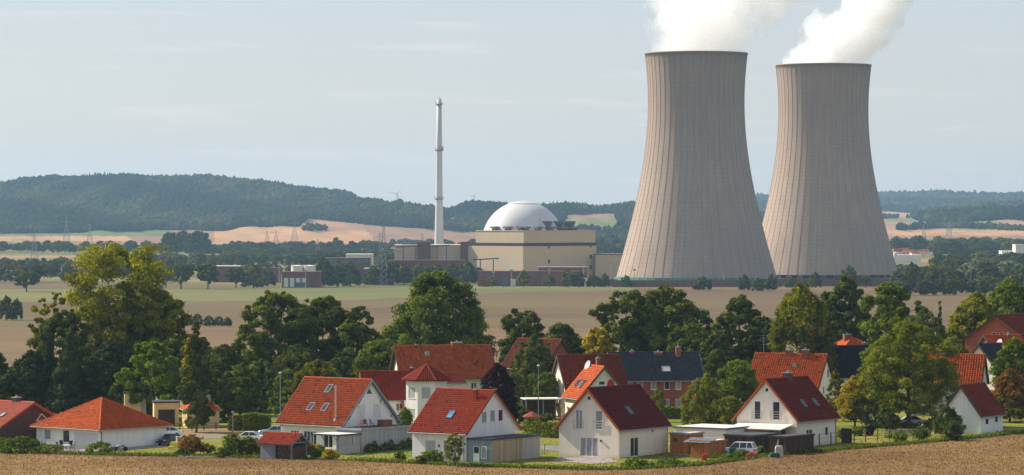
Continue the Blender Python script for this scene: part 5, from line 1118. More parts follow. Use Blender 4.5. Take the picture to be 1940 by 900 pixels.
tree(829, 513, 212, 604, 'maple', 'dome', 'great rounded green maple in the centre behind the village', 123, base=.14, dens=.40, clump=.14, nc=190, lump=.12, leaf=.42)
tree(992, 588, 112, 622, 'dark', 'oak', 'dark oak with knobbly top right of the great maple', 124, base=.2, lump=.3, nc=70, clump=.16)
tree(1062, 612, 110, 606, 'dark', 'dome', 'dark tree between the knobbly oak and the large forked oak', 125, base=.1)
tree(1014, 634, 104, 524, 'larch', 'dome', 'feathery light green tree in front of the dark red barn roof', 126, base=.06, dens=.42, droop=.8, clump=.12, nc=150, leaf=.26, lump=.25)
tree(1034, 705, 46, 516, 'maple', 'round', 'leafy green tree beside the right street lamp', 127, base=.05)
tree(943, 690, 84, 492, 'purple', 'dome', 'dark purple plum tree beside the farmhouse', 128, base=.05, dens=.6, leaf=.28)
tree(1132, 622, 72, 565, 'yellow', 'oak', 'small yellow green tree at the left foot of the forked oak', 129, base=.1, dens=.25, mat2=('olive', .9, .8, .1, 0))
tree(1188, 553, 136, 600, 'oak', 'oak', 'large dark oak, left half of the forked pair behind the grey roof', 130, base=.22, clump=.14, nc=110, lump=.25, dens=.32)
tree(1262, 541, 152, 602, 'oak', 'oak', 'large dark oak, right half of the forked pair behind the grey roof', 131, base=.22, clump=.13, nc=130, lump=.25, dens=.32)
tree(1312, 615, 90, 590, 'oak', 'round', 'dark green tree low right of the forked oak', 132, base=.1)
tree(1232, 628, 150, 608, 'dark', 'dome', 'wide dark undergrowth tree behind the grey tile roof', 133, base=.05, dens=.22)
tree(1403, 562, 132, 596, 'dark', 'dome', 'tall dark conical tree right of the forked oak', 134, base=.05, clump=.14, nc=120, lump=.25)
tree(1360, 628, 80, 580, 'dark', 'dome', 'dark tree between the grey roof and tall dark tree', 135, base=.05)
tree(1446, 600, 70, 592, 'dark', 'round', 'dark tree just left of the birch', 136, base=.05)
tree(1519, 535, 122, 562, 'olive', 'birch', 'large birch with pale trunk and golden green hanging twigs', 137, base=.12, dens=.40, droop=1.4, clump=.12, nc=170, leaf=.28, bark='birchbark', mat2=('poplar', .8, .45, 0, .5))
tree(1600, 527, 140, 622, 'dark', 'dome', 'very dark broad tree right of the birch', 138, base=.05, clump=.14, nc=120)
tree(1688, 537, 104, 588, 'maple', 'round', 'thin green tree right of the very dark one', 139, base=.15, lump=.35, dens=.3, nc=90)
tree(1700, 600, 90, 612, 'dark', 'dome', 'dark undergrowth tree below the thin green one', 140, base=.05)
tree(1752, 584, 130, 580, 'larch', 'dome', 'fine-leaved olive tree right of the small spruce', 141, base=.05, droop=.6, nc=130, clump=.12, leaf=.3)
tree(1781, 571, 26, 575, 'pine', 'cone', 'small dark pointed spruce against the valley field', 142, base=.05, dens=1.2, n=1600, clump=.3, leaf=.3)
tree(1850, 556, 124, 600, 'olive', 'dome', 'golden olive green tree left of the brick farmhouse', 143, base=.05, mat2=('poplar', .8, .5, -.1, .45))
tree(1912, 532, 150, 640, 'maple', 'dome', 'broad green tree at the right edge above the brick farmhouse', 144, base=.05)
tree(1800, 640, 110, 560, 'olive', 'dome', 'green tree between the walnut and brick farmhouse', 145, base=.05)
tree(1722, 612, 186, 474, 'walnut', 'oak', 'large walnut tree hiding an orange roof at the field edge', 146, base=.12, dens=.36, clump=.11, nc=210, lump=.22, leaf=.27, fill=.4)
tree(1662, 650, 90, 490, 'walnut', 'dome', 'green tree with bright shoots left of the large walnut', 147, base=.08, leaf=.28, mat2=('bright', .6, .3, -.1, .7))
tree(1620, 714, 76, 478, 'yellow', 'dome', 'golden yellow maple beside the right cream house', 148, base=.1, leaf=.26, mat2=('olive', .9, .6, .2, 0))
tree(1584, 700, 42, 492, 'olive', 'dome', 'small pointed green tree behind the roof of the right cream house', 149, base=.05, leaf=.26)
tree(1922, 640, 92, 492, 'maple', 'dome', 'dense green tree at the right edge over a rusty one', 150, base=.3, leaf=.3)
tree(1914, 700, 84, 484, 'rust', 'dome', 'rusty brown autumn tree at the right edge beside the barn', 151, base=.05, leaf=.28, mat2=('olive', .9, .6, 0, 0))
tree(1340, 708, 96, 478, 'willow', 'dome', 'golden green willow in front of the red brick house', 152, base=.04, droop=1.2, clump=.13, nc=130, leaf=.24, dens=.5, mat2=('olive', .8, .6, .2, .05))
tree(1398, 682, 78, 500, 'maple', 'round', 'green garden tree left of the bright orange roof', 153, base=.05, leaf=.28, mat2=('bright', .5, .5, -.1, .3))
tree(1384, 750, 46, 470, 'olive', 'round', 'small round green tree before the golden green willow', 154, base=.1, leaf=.22, dens=.6)
tree(-4, 668, 60, 520, 'dark', 'dome', 'dark tree cut by the left edge of the village', 155, base=.05)
tree(1246, 740, 34, 497, 'maple', 'round', 'small green tree against the red brick wall', 156, base=.1, leaf=.22)
tree(768, 776, 26, 478, 'maple', 'round', 'small garden tree left of the turret foot', 157, base=.1, leaf=.22, dens=.7)
tree(861, 820, 36, 413, 'olive', 'round', 'young pale green tree in front of the plain red roof house', 158, base=.12, leaf=.16, dens=.8, lump=.3)
tree(1010, 668, 70, 545, 'dark', 'dome', 'dark green tree beside the dark red barn roof', 159, base=.05)
tree(1795, 770, 62, 455, 'dark', 'dome', 'dark bushy tree at the foot of the walnut beside the barn', 160, base=.02, leaf=.22, dens=.7)
tree(1680, 770, 50, 468, 'dark', 'dome', 'dark shrubby tree under the left of the walnut', 161, base=.05, leaf=.22, dens=.4)
tree(22, 705, 90, 505, 'pine', 'dome', 'low dark pine at the left above the brown brick house', 162, base=.1)
tree(250, 700, 90, 525, 'dark', 'dome', 'dark low tree under the bright ash', 163, base=.05)
tree(410, 700, 70, 515, 'dark', 'dome', 'dark green shrubby tree behind the cottage roof', 164, base=.02)
tree(760, 655, 60, 572, 'oak', 'round', 'dark tree at the left gable of the long farmhouse', 165, base=.05)
tree(660, 660, 90, 575, 'dark', 'dome', 'dark undergrowth tree at the foot of the three oaks', 166, base=.02)
tree(565, 655, 120, 578, 'dark', 'dome', 'wide dark undergrowth tree below the middle oak', 167, base=.02, dens=.25)
tree(385, 640, 60, 560, 'dark', 'dome', 'dark tree directly behind the columnar tree', 168, base=.02)

# shrubs and hedges
bush(362, 862, 822, 52, 'rust', 'brown green shrub at the field edge left of the white car', 201, lump=.3); bush(392, 860, 840, 34, 'olive', 'small olive shrub beside the brown green one', 202)
bush(440, 866, 820, 44, 'maple', 'tall green shrub in front of the white car', 203, lump=.3); bush(470, 866, 826, 44, 'olive', 'light green shrub right of the tall one before the car', 204); bush(420, 868, 848, 30, 'oak', 'low dark shrub under the tall green one', 205)
bush(487, 864, 838, 32, 'oak', 'dark green shrub touching the log store', 206); bush(345, 866, 850, 26, 'dark', 'tiny dark shrub left of the brown green one', 207)
bush(190, 862, 836, 66, 'weed', 'grassy mound of weeds before the bungalow corner', 208, leaf=.2, prof='dome'); bush(40, 858, 826, 110, 'weed', 'overgrown grassy bank before the brown brick house', 209, leaf=.22, prof='dome'); bush(-10, 850, 822, 60, 'maple', 'green shrub at the left edge before the brown brick house', 210); bush(95, 860, 842, 60, 'weed', 'low weeds beside the white table', 211, leaf=.2)
bush(600, 870, 848, 30, 'maple', 'round green shrub right of the log store', 212); bush(626, 872, 850, 32, 'yellow', 'yellow green shrub before the garden room', 213); bush(604, 862, 842, 26, 'yellow', 'bright yellow shrub behind the round green one', 214); bush(584, 862, 838, 24, 'rust', 'orange flowering shrub at the log store corner', 215)
bush(560, 868, 842, 40, 'olive', 'dull climbing shrub beside the stacked logs', 216)
bush(758, 875, 855, 26, 'oak', 'small round bush on the lawn between the two white houses', 217); bush(820, 880, 853, 46, 'maple', 'spreading green bush before the garden chairs', 218); bush(800, 880, 862, 30, 'olive', 'low bush left of the spreading one', 219)
bush(905, 874, 852, 52, 'oak', 'dark clipped bushes before the blue annex wall', 220); bush(882, 870, 858, 22, 'straw', 'dry grass tuft under the young tree', 221, leaf=.2)
bush(1430, 862, 842, 40, 'maple', 'green bush before the white estate car', 222); bush(1375, 872, 858, 56, 'weed', 'low weeds before the orange shed', 223, leaf=.2); bush(1405, 868, 850, 28, 'weed', 'weed clump before the green bin', 224, leaf=.18)
bush(1597, 832, 812, 24, 'olive', 'round clipped bush beside the right cream house', 225, clump=.35); bush(1648, 826, 806, 18, 'purple', 'small dark red bush in the fenced garden', 226); bush(1625, 826, 808, 34, 'maple', 'green bush in the fenced garden', 227)
bush(1700, 836, 818, 44, 'maple', 'leafy bush before the pale fence boards', 228); bush(1745, 834, 812, 40, 'dark', 'dark bush at the walnut trunk', 229); bush(1806, 836, 796, 44, 'dark', 'dark elder bush against the whitewashed barn', 230); bush(1800, 824, 806, 18, 'rust', 'reddish bush before the dark elder', 231)
bush(1560, 828, 812, 30, 'maple', 'green garden bush under the right wall of the cream house', 232); bush(1590, 792, 770, 40, 'olive', 'pale shrub behind the right cream house', 233)
bush(1205, 888, 866, 60, 'weed', 'tall grass clump before the nearest cream house', 234, leaf=.2, prof='dome'); bush(1270, 884, 868, 70, 'weed', 'long grass along the right wall of the nearest cream house', 235, leaf=.2, prof='dome')
bush(985, 784, 764, 30, 'maple', 'green bush under the open carport', 236, d=498); bush(1005, 800, 784, 44, 'olive', 'hedge-like bush below the dark red parasol', 237); bush(1036, 800, 782, 30, 'dark', 'dark bush behind the nearest cream house', 238)
bush(700, 800, 770, 26, 'rust', 'brown bush at the white wing wall', 239, d=490); bush(770, 802, 772, 24, 'maple', 'small green bush at the turret foot', 240, d=488)
a = at(462, 492); b = at(512, 492); hedge('hedge', 'clipped bright green hedge left of the large white house', a.xy, b.xy, 2.4, 2.3, 'maple', 1, 4200)
a = at(440, 493); b = at(463, 492); hedge('hedge', 'darker hedge end beside the white garden lamp', a.xy, b.xy, 2.0, 2.0, 'oak', 2, 1600)
a = at(1000, 470); b = at(1062, 464); hedge('hedge', 'dark hedge behind the nearest cream house', a.xy, b.xy, 1.6, 1.9, 'oak', 3, 3000)
a = at(1250, 505); b = at(1320, 503); hedge('hedge', 'green hedge in front of the red brick house', a.xy, b.xy, 1.6, 1.6, 'maple', 4, 3200)
for i, (x, y) in enumerate(((4.8, k) for k in np.arange(-.5, 9, 1.1))):
    q = loc3(x + .2, y); h = 1.1 + .4 * math.sin(i * 2.1); me, _, _ = crown_mesh('bush', LEAF['oak'], rx=.55, h=h, n=420, seed=300 + i, prof='dome', clump=.3, leaf=.13); o = new('bush', me, None, (q.x, q.y, gz(*q))); tag(o, ORD[i] + ' young bush from the left along the long grey garage wall', 'bush', 'bushes along the grey garage wall')

# weeds along the field edge, tufts on the lawns, straw on the stubble: beyond counting
def tufts(name, label, pts, h, sp, w=.03, n=5, seed=0, spread=.12):
    rng = np.random.default_rng(seed); P = np.repeat(np.asarray(pts, float), n, 0); m_ = len(P)
    P[:, :2] += rng.normal(0, spread, (m_, 2)); hh = h * rng.uniform(.4, 1.2, (m_, 1)); a = rng.uniform(0, 6.28, m_); d = np.stack([np.cos(a), np.sin(a), np.zeros(m_)], 1) * w * rng.uniform(.7, 1.6, (m_, 1))
    top = P + np.concatenate([rng.normal(0, .3, (m_, 2)) * hh, hh], 1)
    V = np.stack([P - d, P + d, top + d * .3, top - d * .3], 1).reshape(-1, 3)
    o = new(name, np_mesh(name, V, 4, LEAF[sp], rng.uniform(0, 1, m_))); return tag(o, label, 'plants', kind='stuff')
rng = np.random.default_rng(11); ew = np.array(edge_w); L = []
for i in range(len(ew) - 1):
    a, b = ew[i], ew[i + 1]; k = int(np.linalg.norm(b - a) * 34)
    t_ = rng.uniform(0, 1, (k, 1)); q = a * (1 - t_) + b * t_; q[:, 1] += rng.gamma(1.3, .8, k); 
    keep = (np.sin(q[:, 0] * .35) + np.sin(q[:, 0] * .13 + 1) + rng.normal(0, .7, k)) > -1.0; L += [(x, y, gz(x, y)) for x, y in q[keep]]
tufts('weeds', 'ragged green weeds along the field edge', L, .42, 'weed', .07, 4, 1)
L = [(x, y, gz(x, y)) for x, y in zip(rng.uniform(-80, 80, 16000), 403 + 62 * rng.beta(1.1, 1.8, 16000)) if y > np.interp(x, ew[:, 0], ew[:, 1]) + 1.0]
tufts('lawn_grass', 'grass tufts on the gardens and meadow', L, .10, 'weed', .06, 2, 2)
L = [(x, y, gz(x, y) + .04) for x, y in zip(rng.uniform(-76, 80, 70000), rng.uniform(362, 462, 70000)) if y < np.interp(x, ew[:, 0], ew[:, 1]) - .6]
L = [(x, round(y / .42 + .05 * math.sin(x)) * .42 if (i % 3) else y, z) for i, (x, y, z) in enumerate(L)]
tufts('straw_stubble', 'dry straw stubble and clods on the near field', L, .13, 'straw', .05, 2, 3, .1)

# ------------------------------------------------------------------ valley trees
VT = []
rngv = random.Random(9)
def proto(i, prof, sp, n, trunk=True, ratio=1.15, leaf=.085, clump=.26, base=.12):
    me, C, rc = crown_mesh('crown', LEAF[sp], rx=.5, h=ratio * (1 - base), n=int(n * 2.6), seed=500 + i, prof=prof, clump=clump, leaf=leaf, lump=.18, nc=34)
    if base > 0: me.transform(Matrix.Translation((0, 0, ratio * base)))
    tm = MB(); tm.tube((0, 0, -.05), (0, 0, ratio * .5), .035, .02, 6); tm.tube((0, 0, ratio * .25), (.18, .05, ratio * .6), .018, .01, 5); tm.tube((0, 0, ratio * .25), (-.16, -.08, ratio * .6), .018, .01, 5)
    mt = bpy.data.meshes.new('trunk'); mt.from_pydata(tm.v, [], tm.f); mt.materials.append(M['bark'])
    return me, mt, ratio
PR = [proto(0, 'dome', 'valley', 420), proto(1, 'round', 'valley', 420), proto(2, 'dome', 'valley', 420, ratio=1.5), proto(3, 'round', 'valley', 380, ratio=.9), proto(4, 'column', 'valley', 380, ratio=1.9), proto(5, 'cone', 'pine', 380, ratio=1.7),
      proto(6, 'round', 'silver', 520, ratio=.95), proto(7, 'dome', 'olive', 420), proto(8, 'round', 'dark', 900, ratio=1.08, leaf=.06, clump=.2, base=.2), proto(9, 'dome', 'dark', 900, ratio=1.0, leaf=.06, clump=.2, base=.0), proto(10, 'dome', 'rust', 380)]
def vtree(px, by, ty, wpx, k, label, group=None, d=None, parts=False):
    d = d or (gd(by) if by > 474 else 4250.); s = SX(d); x = (px - CX) / F * d; zb = gz(x, d) if d < 4300 else float(fz(np.array([px]), np.array([d]))[0]); h = EYE + (YH - ty) / s - zb
    me, mt, ra = PR[k]; w = wpx / s; o = None
    if parts:
        o = thing('tree', label, 'tree', (x, d, zb), rngv.uniform(0, 6), group); c = new('crown', me, o); t_ = new('trunk', mt, o); o.scale = (w, w, h / ra)
    else:
        o = new('tree', me, None, (x, d, zb), rngv.uniform(0, 6)); o.scale = (w, w, h / ra); tag(o, label, 'tree', group)
    return o
# single field trees with visible trunks
for px, by, ty, w, k, lb in ((50, 553, 513, 50, 8, 'lone round tree on the field at the far left'), (343, 548, 499, 44, 8, 'round dark tree, leftmost of the row on the field edge'), (394, 548, 498, 46, 8, 'round dark tree, second of the row on the field edge'),
        (447, 546, 505, 36, 8, 'round dark tree, third of the row on the field edge'), (480, 546, 502, 46, 9, 'dark tree with low crown, fourth of the row on the field edge'), (508, 543, 506, 30, 9, 'dark tree, fifth of the row close to the workshop'),
        (612, 544, 488, 44, 9, 'tallest dark tree of the clump right of the cream tanks'), (640, 544, 497, 44, 9, 'dark tree in the middle of the clump right of the cream tanks'), (664, 543, 495, 40, 9, 'dark tree at the right of the clump beside the lattice mast'),
        (735, 540, 494, 40, 8, 'purple dark tree before the turbine hall'), (706, 540, 503, 34, 9, 'green tree left of the purple dark one'), (765, 539, 500, 38, 9, 'green tree right of the purple dark one'), (795, 538, 500, 40, 9, 'wide green tree before the brown tower'),
        (828, 538, 500, 40, 9, 'green tree under the vent stack'), (858, 536, 498, 38, 9, 'green tree behind the top of the great maple'), (886, 538, 495, 40, 9, 'dark green tree at the left edge of the reactor building'),
        (992, 540, 512, 26, 7, 'small yellow green tree before the low brick block'), (1040, 540, 519, 26, 7, 'second small yellow green tree before the brick block'), (1076, 540, 511, 34, 9, 'green tree before the taller brick part'), (1098, 540, 513, 24, 9, 'narrow green tree beside it at the right'),
        (1125, 540, 519, 32, 9, 'green bushy tree before the beige annex'), (1146, 540, 518, 22, 9, 'green tree at the lit foot of the nearer tower'), (932, 538, 524, 24, 7, 'low yellow shrub tree at the left of the low brick block'),
        (1332, 550, 524, 42, 9, 'round bushy tree before the middle of the nearer tower'), (1410, 551, 520, 26, 9, 'tree left of three before the right foot of the nearer tower'), (1436, 552, 527, 30, 9, 'low tree in the middle of three before the towers'), (1462, 551, 519, 26, 9, 'tree right of three where the towers overlap'),
        (1500, 545, 524, 26, 9, 'small tree before the lit foot of the farther tower'), (1545, 545, 516, 26, 9, 'green tree before the farther tower'), (1608, 545, 504, 40, 9, 'taller dark tree in front of the farther tower'), (1640, 545, 520, 24, 7, 'pale green tree in front of the farther tower'), (1186, 540, 522, 26, 9, 'small shrub tree under the teal net')):
    vtree(px, by, ty, w, k, lb, None, 2060 if by == 545 else (2100 if px > 900 and by > 537 and by < 548 else None), True)
for px, by, ty, w, lb in ((12, 607, 561, 34, 'bushy tree, leftmost of the clump on the field at left'), (32, 607, 566, 28, 'bushy tree, right one of the clump on the field at left'), (355, 617, 596, 26, 'bush, first of the row along the farm track'), (374, 617, 594, 24, 'bush, second of the row along the farm track'),
        (396, 618, 598, 26, 'bush, third of the row along the farm track'), (414, 618, 599, 24, 'bush, fourth of the row along the farm track'), (431, 618, 601, 20, 'bush, last of the row along the farm track')):
    vtree(px, by, ty, w, 9, lb, None, None, True)
# belts
def belt(px0, px1, by0, by1, ty, n, w, kinds, label, group, hj=6, d0=None, mass=False):
    acc = []; n = int(n * 1.45 * (1.5 if mass else 1)); xs_ = sorted(px0 + (px1 - px0) * (i + rngv.uniform(.1, .9)) / n for i in range(n)); base_label = label
    for i in range(n):
        px = xs_[i]; label = (ORD[i] + ' from the left, ' + base_label) if n <= 26 else base_label; by = rngv.uniform(by0, by1); 
        q = (px, by, ty + rngv.uniform(-hj * .3, hj) + (by - by0) * .3, w * rngv.uniform(.7, 1.35), rngv.choice(kinds)); dd = None if not d0 else rngv.uniform(*d0)
        if not mass: vtree(*q, label, group, dd); continue
        dd = dd or (gd(by) if by > 474 else 4250.); s_ = SX(dd); me, mt, ra = PR[q[4]]; z0 = gz(0, dd); hh = EYE + (YH - q[2]) / s_ - z0; wd = q[3] / s_; nv = len(me.vertices)
        P = np.empty(nv * 3, np.float32); me.vertices.foreach_get('co', P); P = P.reshape(-1, 3); r_ = np.empty(len(me.polygons), np.float32); me.attributes['rnd'].data.foreach_get('value', r_)
        an = rngv.uniform(0, 6.28); X = P[:, 0] * math.cos(an) - P[:, 1] * math.sin(an); Y = P[:, 0] * math.sin(an) + P[:, 1] * math.cos(an)
        acc.append((np.stack([X * wd + (px - CX) / F * dd, Y * wd + dd, P[:, 2] * hh / ra + z0], 1), np.clip(r_ * .7 + rngv.uniform(-.1, .4), 0, 1)))
    if mass: tag(new('woodland', np_mesh('woodland', np.concatenate([a[0] for a in acc]), 4, LEAF['valley'], np.concatenate([a[1] for a in acc]))), base_label, 'woodland', kind='stuff')
belt(-30, 340, 532, 536, 500, 15, 30, (0, 1, 3, 9), 'tree of the left belt behind the fields', 'trees of the left belt')
belt(-30, 330, 514, 524, 488, 17, 26, (0, 1, 3, 7), 'tree of the left rear belt', 'trees of the left rear belt')
belt(280, 620, 498, 510, 478, 24, 24, (0, 1, 3, 7), 'dense wood seen behind the round field trees', 'trees of the wood behind the tanks', mass=True)
belt(310, 640, 522, 526, 498, 12, 26, (0, 1, 3, 7), 'tree behind the round field trees', 'trees behind the field edge row')
belt(600, 770, 500, 512, 474, 12, 26, (0, 1, 3), 'tree left of the turbine hall', 'trees left of the turbine hall')
belt(-30, 720, 476, 482, 456, 40, 22, (0, 1, 2, 3), 'long hazy row of trees below the tan hillside', 'trees of the hazy valley row', 8, mass=True)
belt(380, 740, 482, 490, 468, 18, 24, (0, 1, 3), 'low hazy wood below the tan hillside', 'trees of the low hazy wood', mass=True)
belt(310, 392, 484, 488, 437, 10, 22, (4, 2), 'tree of the tall dark valley block', 'tall block of valley trees', 5)
for i, px in enumerate((452, 540, 552, 572, 608, 624, 637)): vtree(px, 474, 457 if px != 637 else 449, 13 if px != 637 else 20, 4 if px != 637 else 0, ORD[i] + ' small upright tree from the left at the tan hillside foot', 'spaced row on the hillside foot')
belt(698, 905, 535, 538, 503, 7, 34, (0, 1, 9, 3), 'tree screening the turbine hall', 'trees before the turbine hall')
belt(690, 900, 468, 474, 452, 9, 26, (0, 1), 'hazy tree behind the vent stack', 'hazy trees behind the turbine hall', d0=(4200, 4280))
belt(1120, 1200, 480, 484, 462, 7, 22, (0, 1, 3), 'hazy tree left of nearer tower', 'hazy trees left of the nearer tower', 8)
belt(1440, 1480, 500, 505, 470, 3, 20, (0, 1), 'tree seen between the two towers', 'trees between the towers')
belt(1700, 1960, 544, 556, 505, 15, 38, (0, 1, 3, 9, 6, 9), 'tree of the thick right belt', 'trees of the thick right belt', 14)
belt(1700, 1960, 560, 560, 528, 10, 34, (0, 1, 9, 3), 'tree fronting the thick right belt', 'front trees of the right belt', 10)
for px, ty, w, k, lb in ((1855, 492, 66, 6, 'broad silvery willow in the right belt'), (1912, 497, 70, 6, 'silvery willow at the right edge of the belt'), (1768, 500, 50, 7, 'light green tree in the right belt'), (1728, 498, 44, 9, 'dark tree right beside the farther tower foot'), (1800, 508, 46, 1, 'rounded green tree in the middle of the right belt')):
    vtree(px, 548, ty, w, k, lb, None, None, True)
belt(1690, 1775, 512, 520, 500, 5, 28, (0, 1, 3, 7), 'low tree before the strip field beside the tower', 'low trees beside the tower foot')
belt(1775, 1960, 512, 520, 476, 12, 34, (0, 1, 3, 7), 'tree beyond the right strip field', 'trees of the middle right belt', 8)
belt(1772, 1960, 486, 490, 452, 16, 30, (0, 1, 3), 'trees massed around the distant town at right', 'trees round the distant town', 10, mass=True)
belt(1690, 1960, 477, 480, 448, 16, 30, (0, 1, 3), 'hazy trees massed beyond the distant town', 'hazy trees beyond the town', 8, mass=True)
# distant town
def far_house(px, by, w, h, mat, rmat, label, rt=.45, d=None):
    d = d or gd(by); s = SX(d); o = thing('far_house', label, 'house', ((px - CX) / F * d, d, gz(0, d)), rngv.uniform(-.5, .5)); W_ = w / s; H_ = h / s; D_ = W_ * .8
    m = MB(); m.box(-W_ / 2, W_ / 2, 0, D_, -1, H_ * (1 - rt)); m.build('wall', M[mat], o)
    for k in range(2): m = MB(); m.box(-W_ / 2 + W_ * (.2 + .42 * k), -W_ / 2 + W_ * (.36 + .42 * k), -.06, .05, H_ * .2, H_ * .38); m.build('window', M['glass'], o)
    m = MB(); m.prism([(-.4, H_ * (1 - rt)), (D_ + .4, H_ * (1 - rt)), (D_ / 2, H_)], 'x', -W_ / 2 - .4, W_ / 2 + .4); m.build('roof', M[rmat], o)
TR = ['orange roofed house of the distant town', 'red roofed house of the distant town', 'grey roofed house of the distant town']
for i, (px, by, w, h, r) in enumerate(((1702, 484, 14, 13, 1), (1716, 482, 16, 12, 0), (1734, 486, 14, 12, 0), (1752, 484, 16, 12, 1), (1708, 474, 16, 14, 2), (1724, 473, 14, 15, 2), (1742, 475, 12, 12, 2), (1765, 482, 12, 10, 0), (1778, 488, 14, 10, 1), (1713, 489, 14, 9, 1), (1812, 494, 14, 9, 2), (1880, 486, 16, 10, 2))):
    far_house(px, by, w, h, 'cream' if i % 2 else 'white', ('t_orange', 't_vio', 't_slate')[r], ['leftmost red roofed house of the distant town beside the tower', 'orange roofed house second from the tower', 'orange roofed house in the middle of the distant town', 'wide red roofed house of the distant town', 'large grey roofed house at the back of the town', 'tall grey roofed house at the back of the town', 'small grey roofed house at the back right of the town', 'small orange roofed house at the right of the town', 'low red roofed house at the right end of the town', 'red roofed house behind the white hall', 'grey roofed house alone in the right trees', 'grey roofed house left of the white factory'][i])
far_house(1147, 484, 12, 8, 'white', 't_slate', 'white house roofs just left of the nearer cooling tower'); far_house(1162, 482, 12, 8, 'white', 't_vio', 'small house touching the edge of the nearer tower'); far_house(598, 490, 12, 6, 'white', 't_orange', 'tiny orange roofed house in the woods above the tanks')
plant('white_hall', 'long low white hall before the distant town', 'industrial building', 1696, 1744, 483, 3300, 30, 'whiteclad', roof='whiteclad'); plant('white_factory', 'white factory block in the trees near the right edge', 'industrial building', 1898, 1926, 475, 3300, 20, 'whiteclad'); plant('white_factory', 'taller white factory block at the right edge', 'industrial building', 1924, 1942, 463, 3280, 20, 'whiteclad')
d = 3250; o = thing('silo', 'white upright silo beside the farther cooling tower', 'silo', ((1696 - CX) / F * d, d, gz(0, d))); m = MB(); m.lathe([(1.6, 0), (1.9, 10), (.01, 10.6)], 12); m.build('silo_body', M['whiteclad'], o)

# ------------------------------------------------------------------ hill forest: thousands of crowns, one mass per hill
def ico():
    import bmesh
    bm = bmesh.new(); bmesh.ops.create_icosphere(bm, subdivisions=1, radius=1); V = np.array([v.co[:] for v in bm.verts]); Fx = np.array([[v.index for v in f.verts] for f in bm.faces]); bm.free(); return V, Fx
IV, IF = ico()
def forest(name, label, mask, d0, d1, px0, px1, spacing, r0, hmul, seed, thin=None):
    rng = np.random.default_rng(seed); area = (d1 - d0) * (px1 - px0) / F * (d0 + d1) / 2; n = int(area / spacing ** 2)
    d = rng.uniform(d0, d1, n); px = rng.uniform(px0, px1, n); y = fy(px, d); k = mask(px, y, d); d, px = d[k], px[k]; n = len(d); z = fz(px, d); x = (px - CX) / F * d
    kind = rng.uniform(0, 1, n) < np.clip(np.sin(px * .02 + d * .003) * .6 - .1, .04, 1)
    r = r0 * rng.uniform(.7, 1.35, n); h = r * hmul * rng.uniform(.85, 1.2, n) * np.where(kind, 1.2, 1)
    bump = 1 + rng.normal(0, .16, (4, len(IV))); V = IV[None] * bump[rng.integers(0, 4, n)][:, :, None]
    cone = np.clip(1 - (IV[:, 2] + 1) * .42, .08, 1); V = np.where(kind[:, None, None], V * np.stack([cone, cone, np.ones_like(cone)], 1)[None], V)
    a = rng.uniform(0, 6.28, n); ca, sa = np.cos(a)[:, None], np.sin(a)[:, None]; X = V[:, :, 0] * ca - V[:, :, 1] * sa; Y = V[:, :, 0] * sa + V[:, :, 1] * ca
    P = np.stack([X * r[:, None] + x[:, None], Y * r[:, None] + d[:, None], V[:, :, 2] * h[:, None] * .55 + (z + h * .5)[:, None]], 2)
    Fq = IF[None] + (np.arange(n) * len(IV))[:, None, None]
    tr = np.clip(rng.normal(.45, .14, n) + .3 * np.sin(px * .013 + d * .0037) + .2 * np.sin(px * .041 - d * .009) - kind * .3, 0, 1); rn = np.clip(np.repeat(tr, len(IF)) + rng.normal(0, .08, n * len(IF)), 0, 1)
    o = new(name, idx_mesh(name, P.reshape(-1, 3), Fq.reshape(-1, 3), LEAF['forest'], rn, True)); tag(o, label, 'forest', kind='stuff'); print(name, n)
low = lambda px: np.interp(px, [-700, 0, 200, 300, 420, 560, 572, 580, 650, 760, 900, 960], [443, 443, 441, 436, 438, 437, 425, 415, 421, 431, 440, 440])
forest('forest', 'blue green forest covering the long hill at left', lambda px, y, d: (y < low(px)) & ~((px > 672) & (px < 700) & (y < 386) & (y > 374)), 5600, 7900, -520, 780, 7.8, 5.0, 1.9, 1)
forest('forest', 'wooded ridge behind the vent stack and dome', lambda px, y, d: (y < np.interp(px, [680, 900, 960, 1060, 1075, 1165, 1175, 1300], [425, 440, 440, 434, 407, 405, 436, 440])) & (np.sin(px * .05) + np.sin(d * .01) > -1.5), 5500, 6700, 690, 1460, 7.6, 4.8, 2.0, 2)
forest('forest', 'hedgerows and woods under the middle ridge', lambda px, y, d: (y > np.interp(px, [1060, 1080, 1165, 1185], [434, 441, 441, 434])) & (np.sin(px * .031 + d * .004) + np.sin(px * .013) > -.2), 4400, 5700, 960, 1460, 13, 5.5, 2.0, 3)
forest('forest', 'dark wooded hill at the right behind the distant town', lambda px, y, d: (y < np.interp(px, [1725, 1800, 1860, 1940, 2400], [414, 431, 434, 424, 418])) & (y > np.interp(px, [1700, 1735, 1850, 1940, 2400], [411, 409, 396, 386, 370])), 6200, 8300, 1728, 2350, 12, 6.5, 2.2, 4)
forest('forest', 'far blue wooded range on the horizon', lambda px, y, d: y < 404, 9200, 12400, 1360, 2300, 19, 11, 1.2, 5)
forest('forest', 'sparse hedges across the hillside fields', lambda px, y, d: (np.abs(y - 434 - 3 * np.sin(px * .02)) < 1.6) & (px > 1700) | (np.abs(y - 413) < 1.0) & (px > 1660) & (px < 1760) | (np.abs(y - 436) < 1.5) & (px > 575) & (px < 618), 5000, 8000, 560, 2000, 9, 5, 1.6, 7)

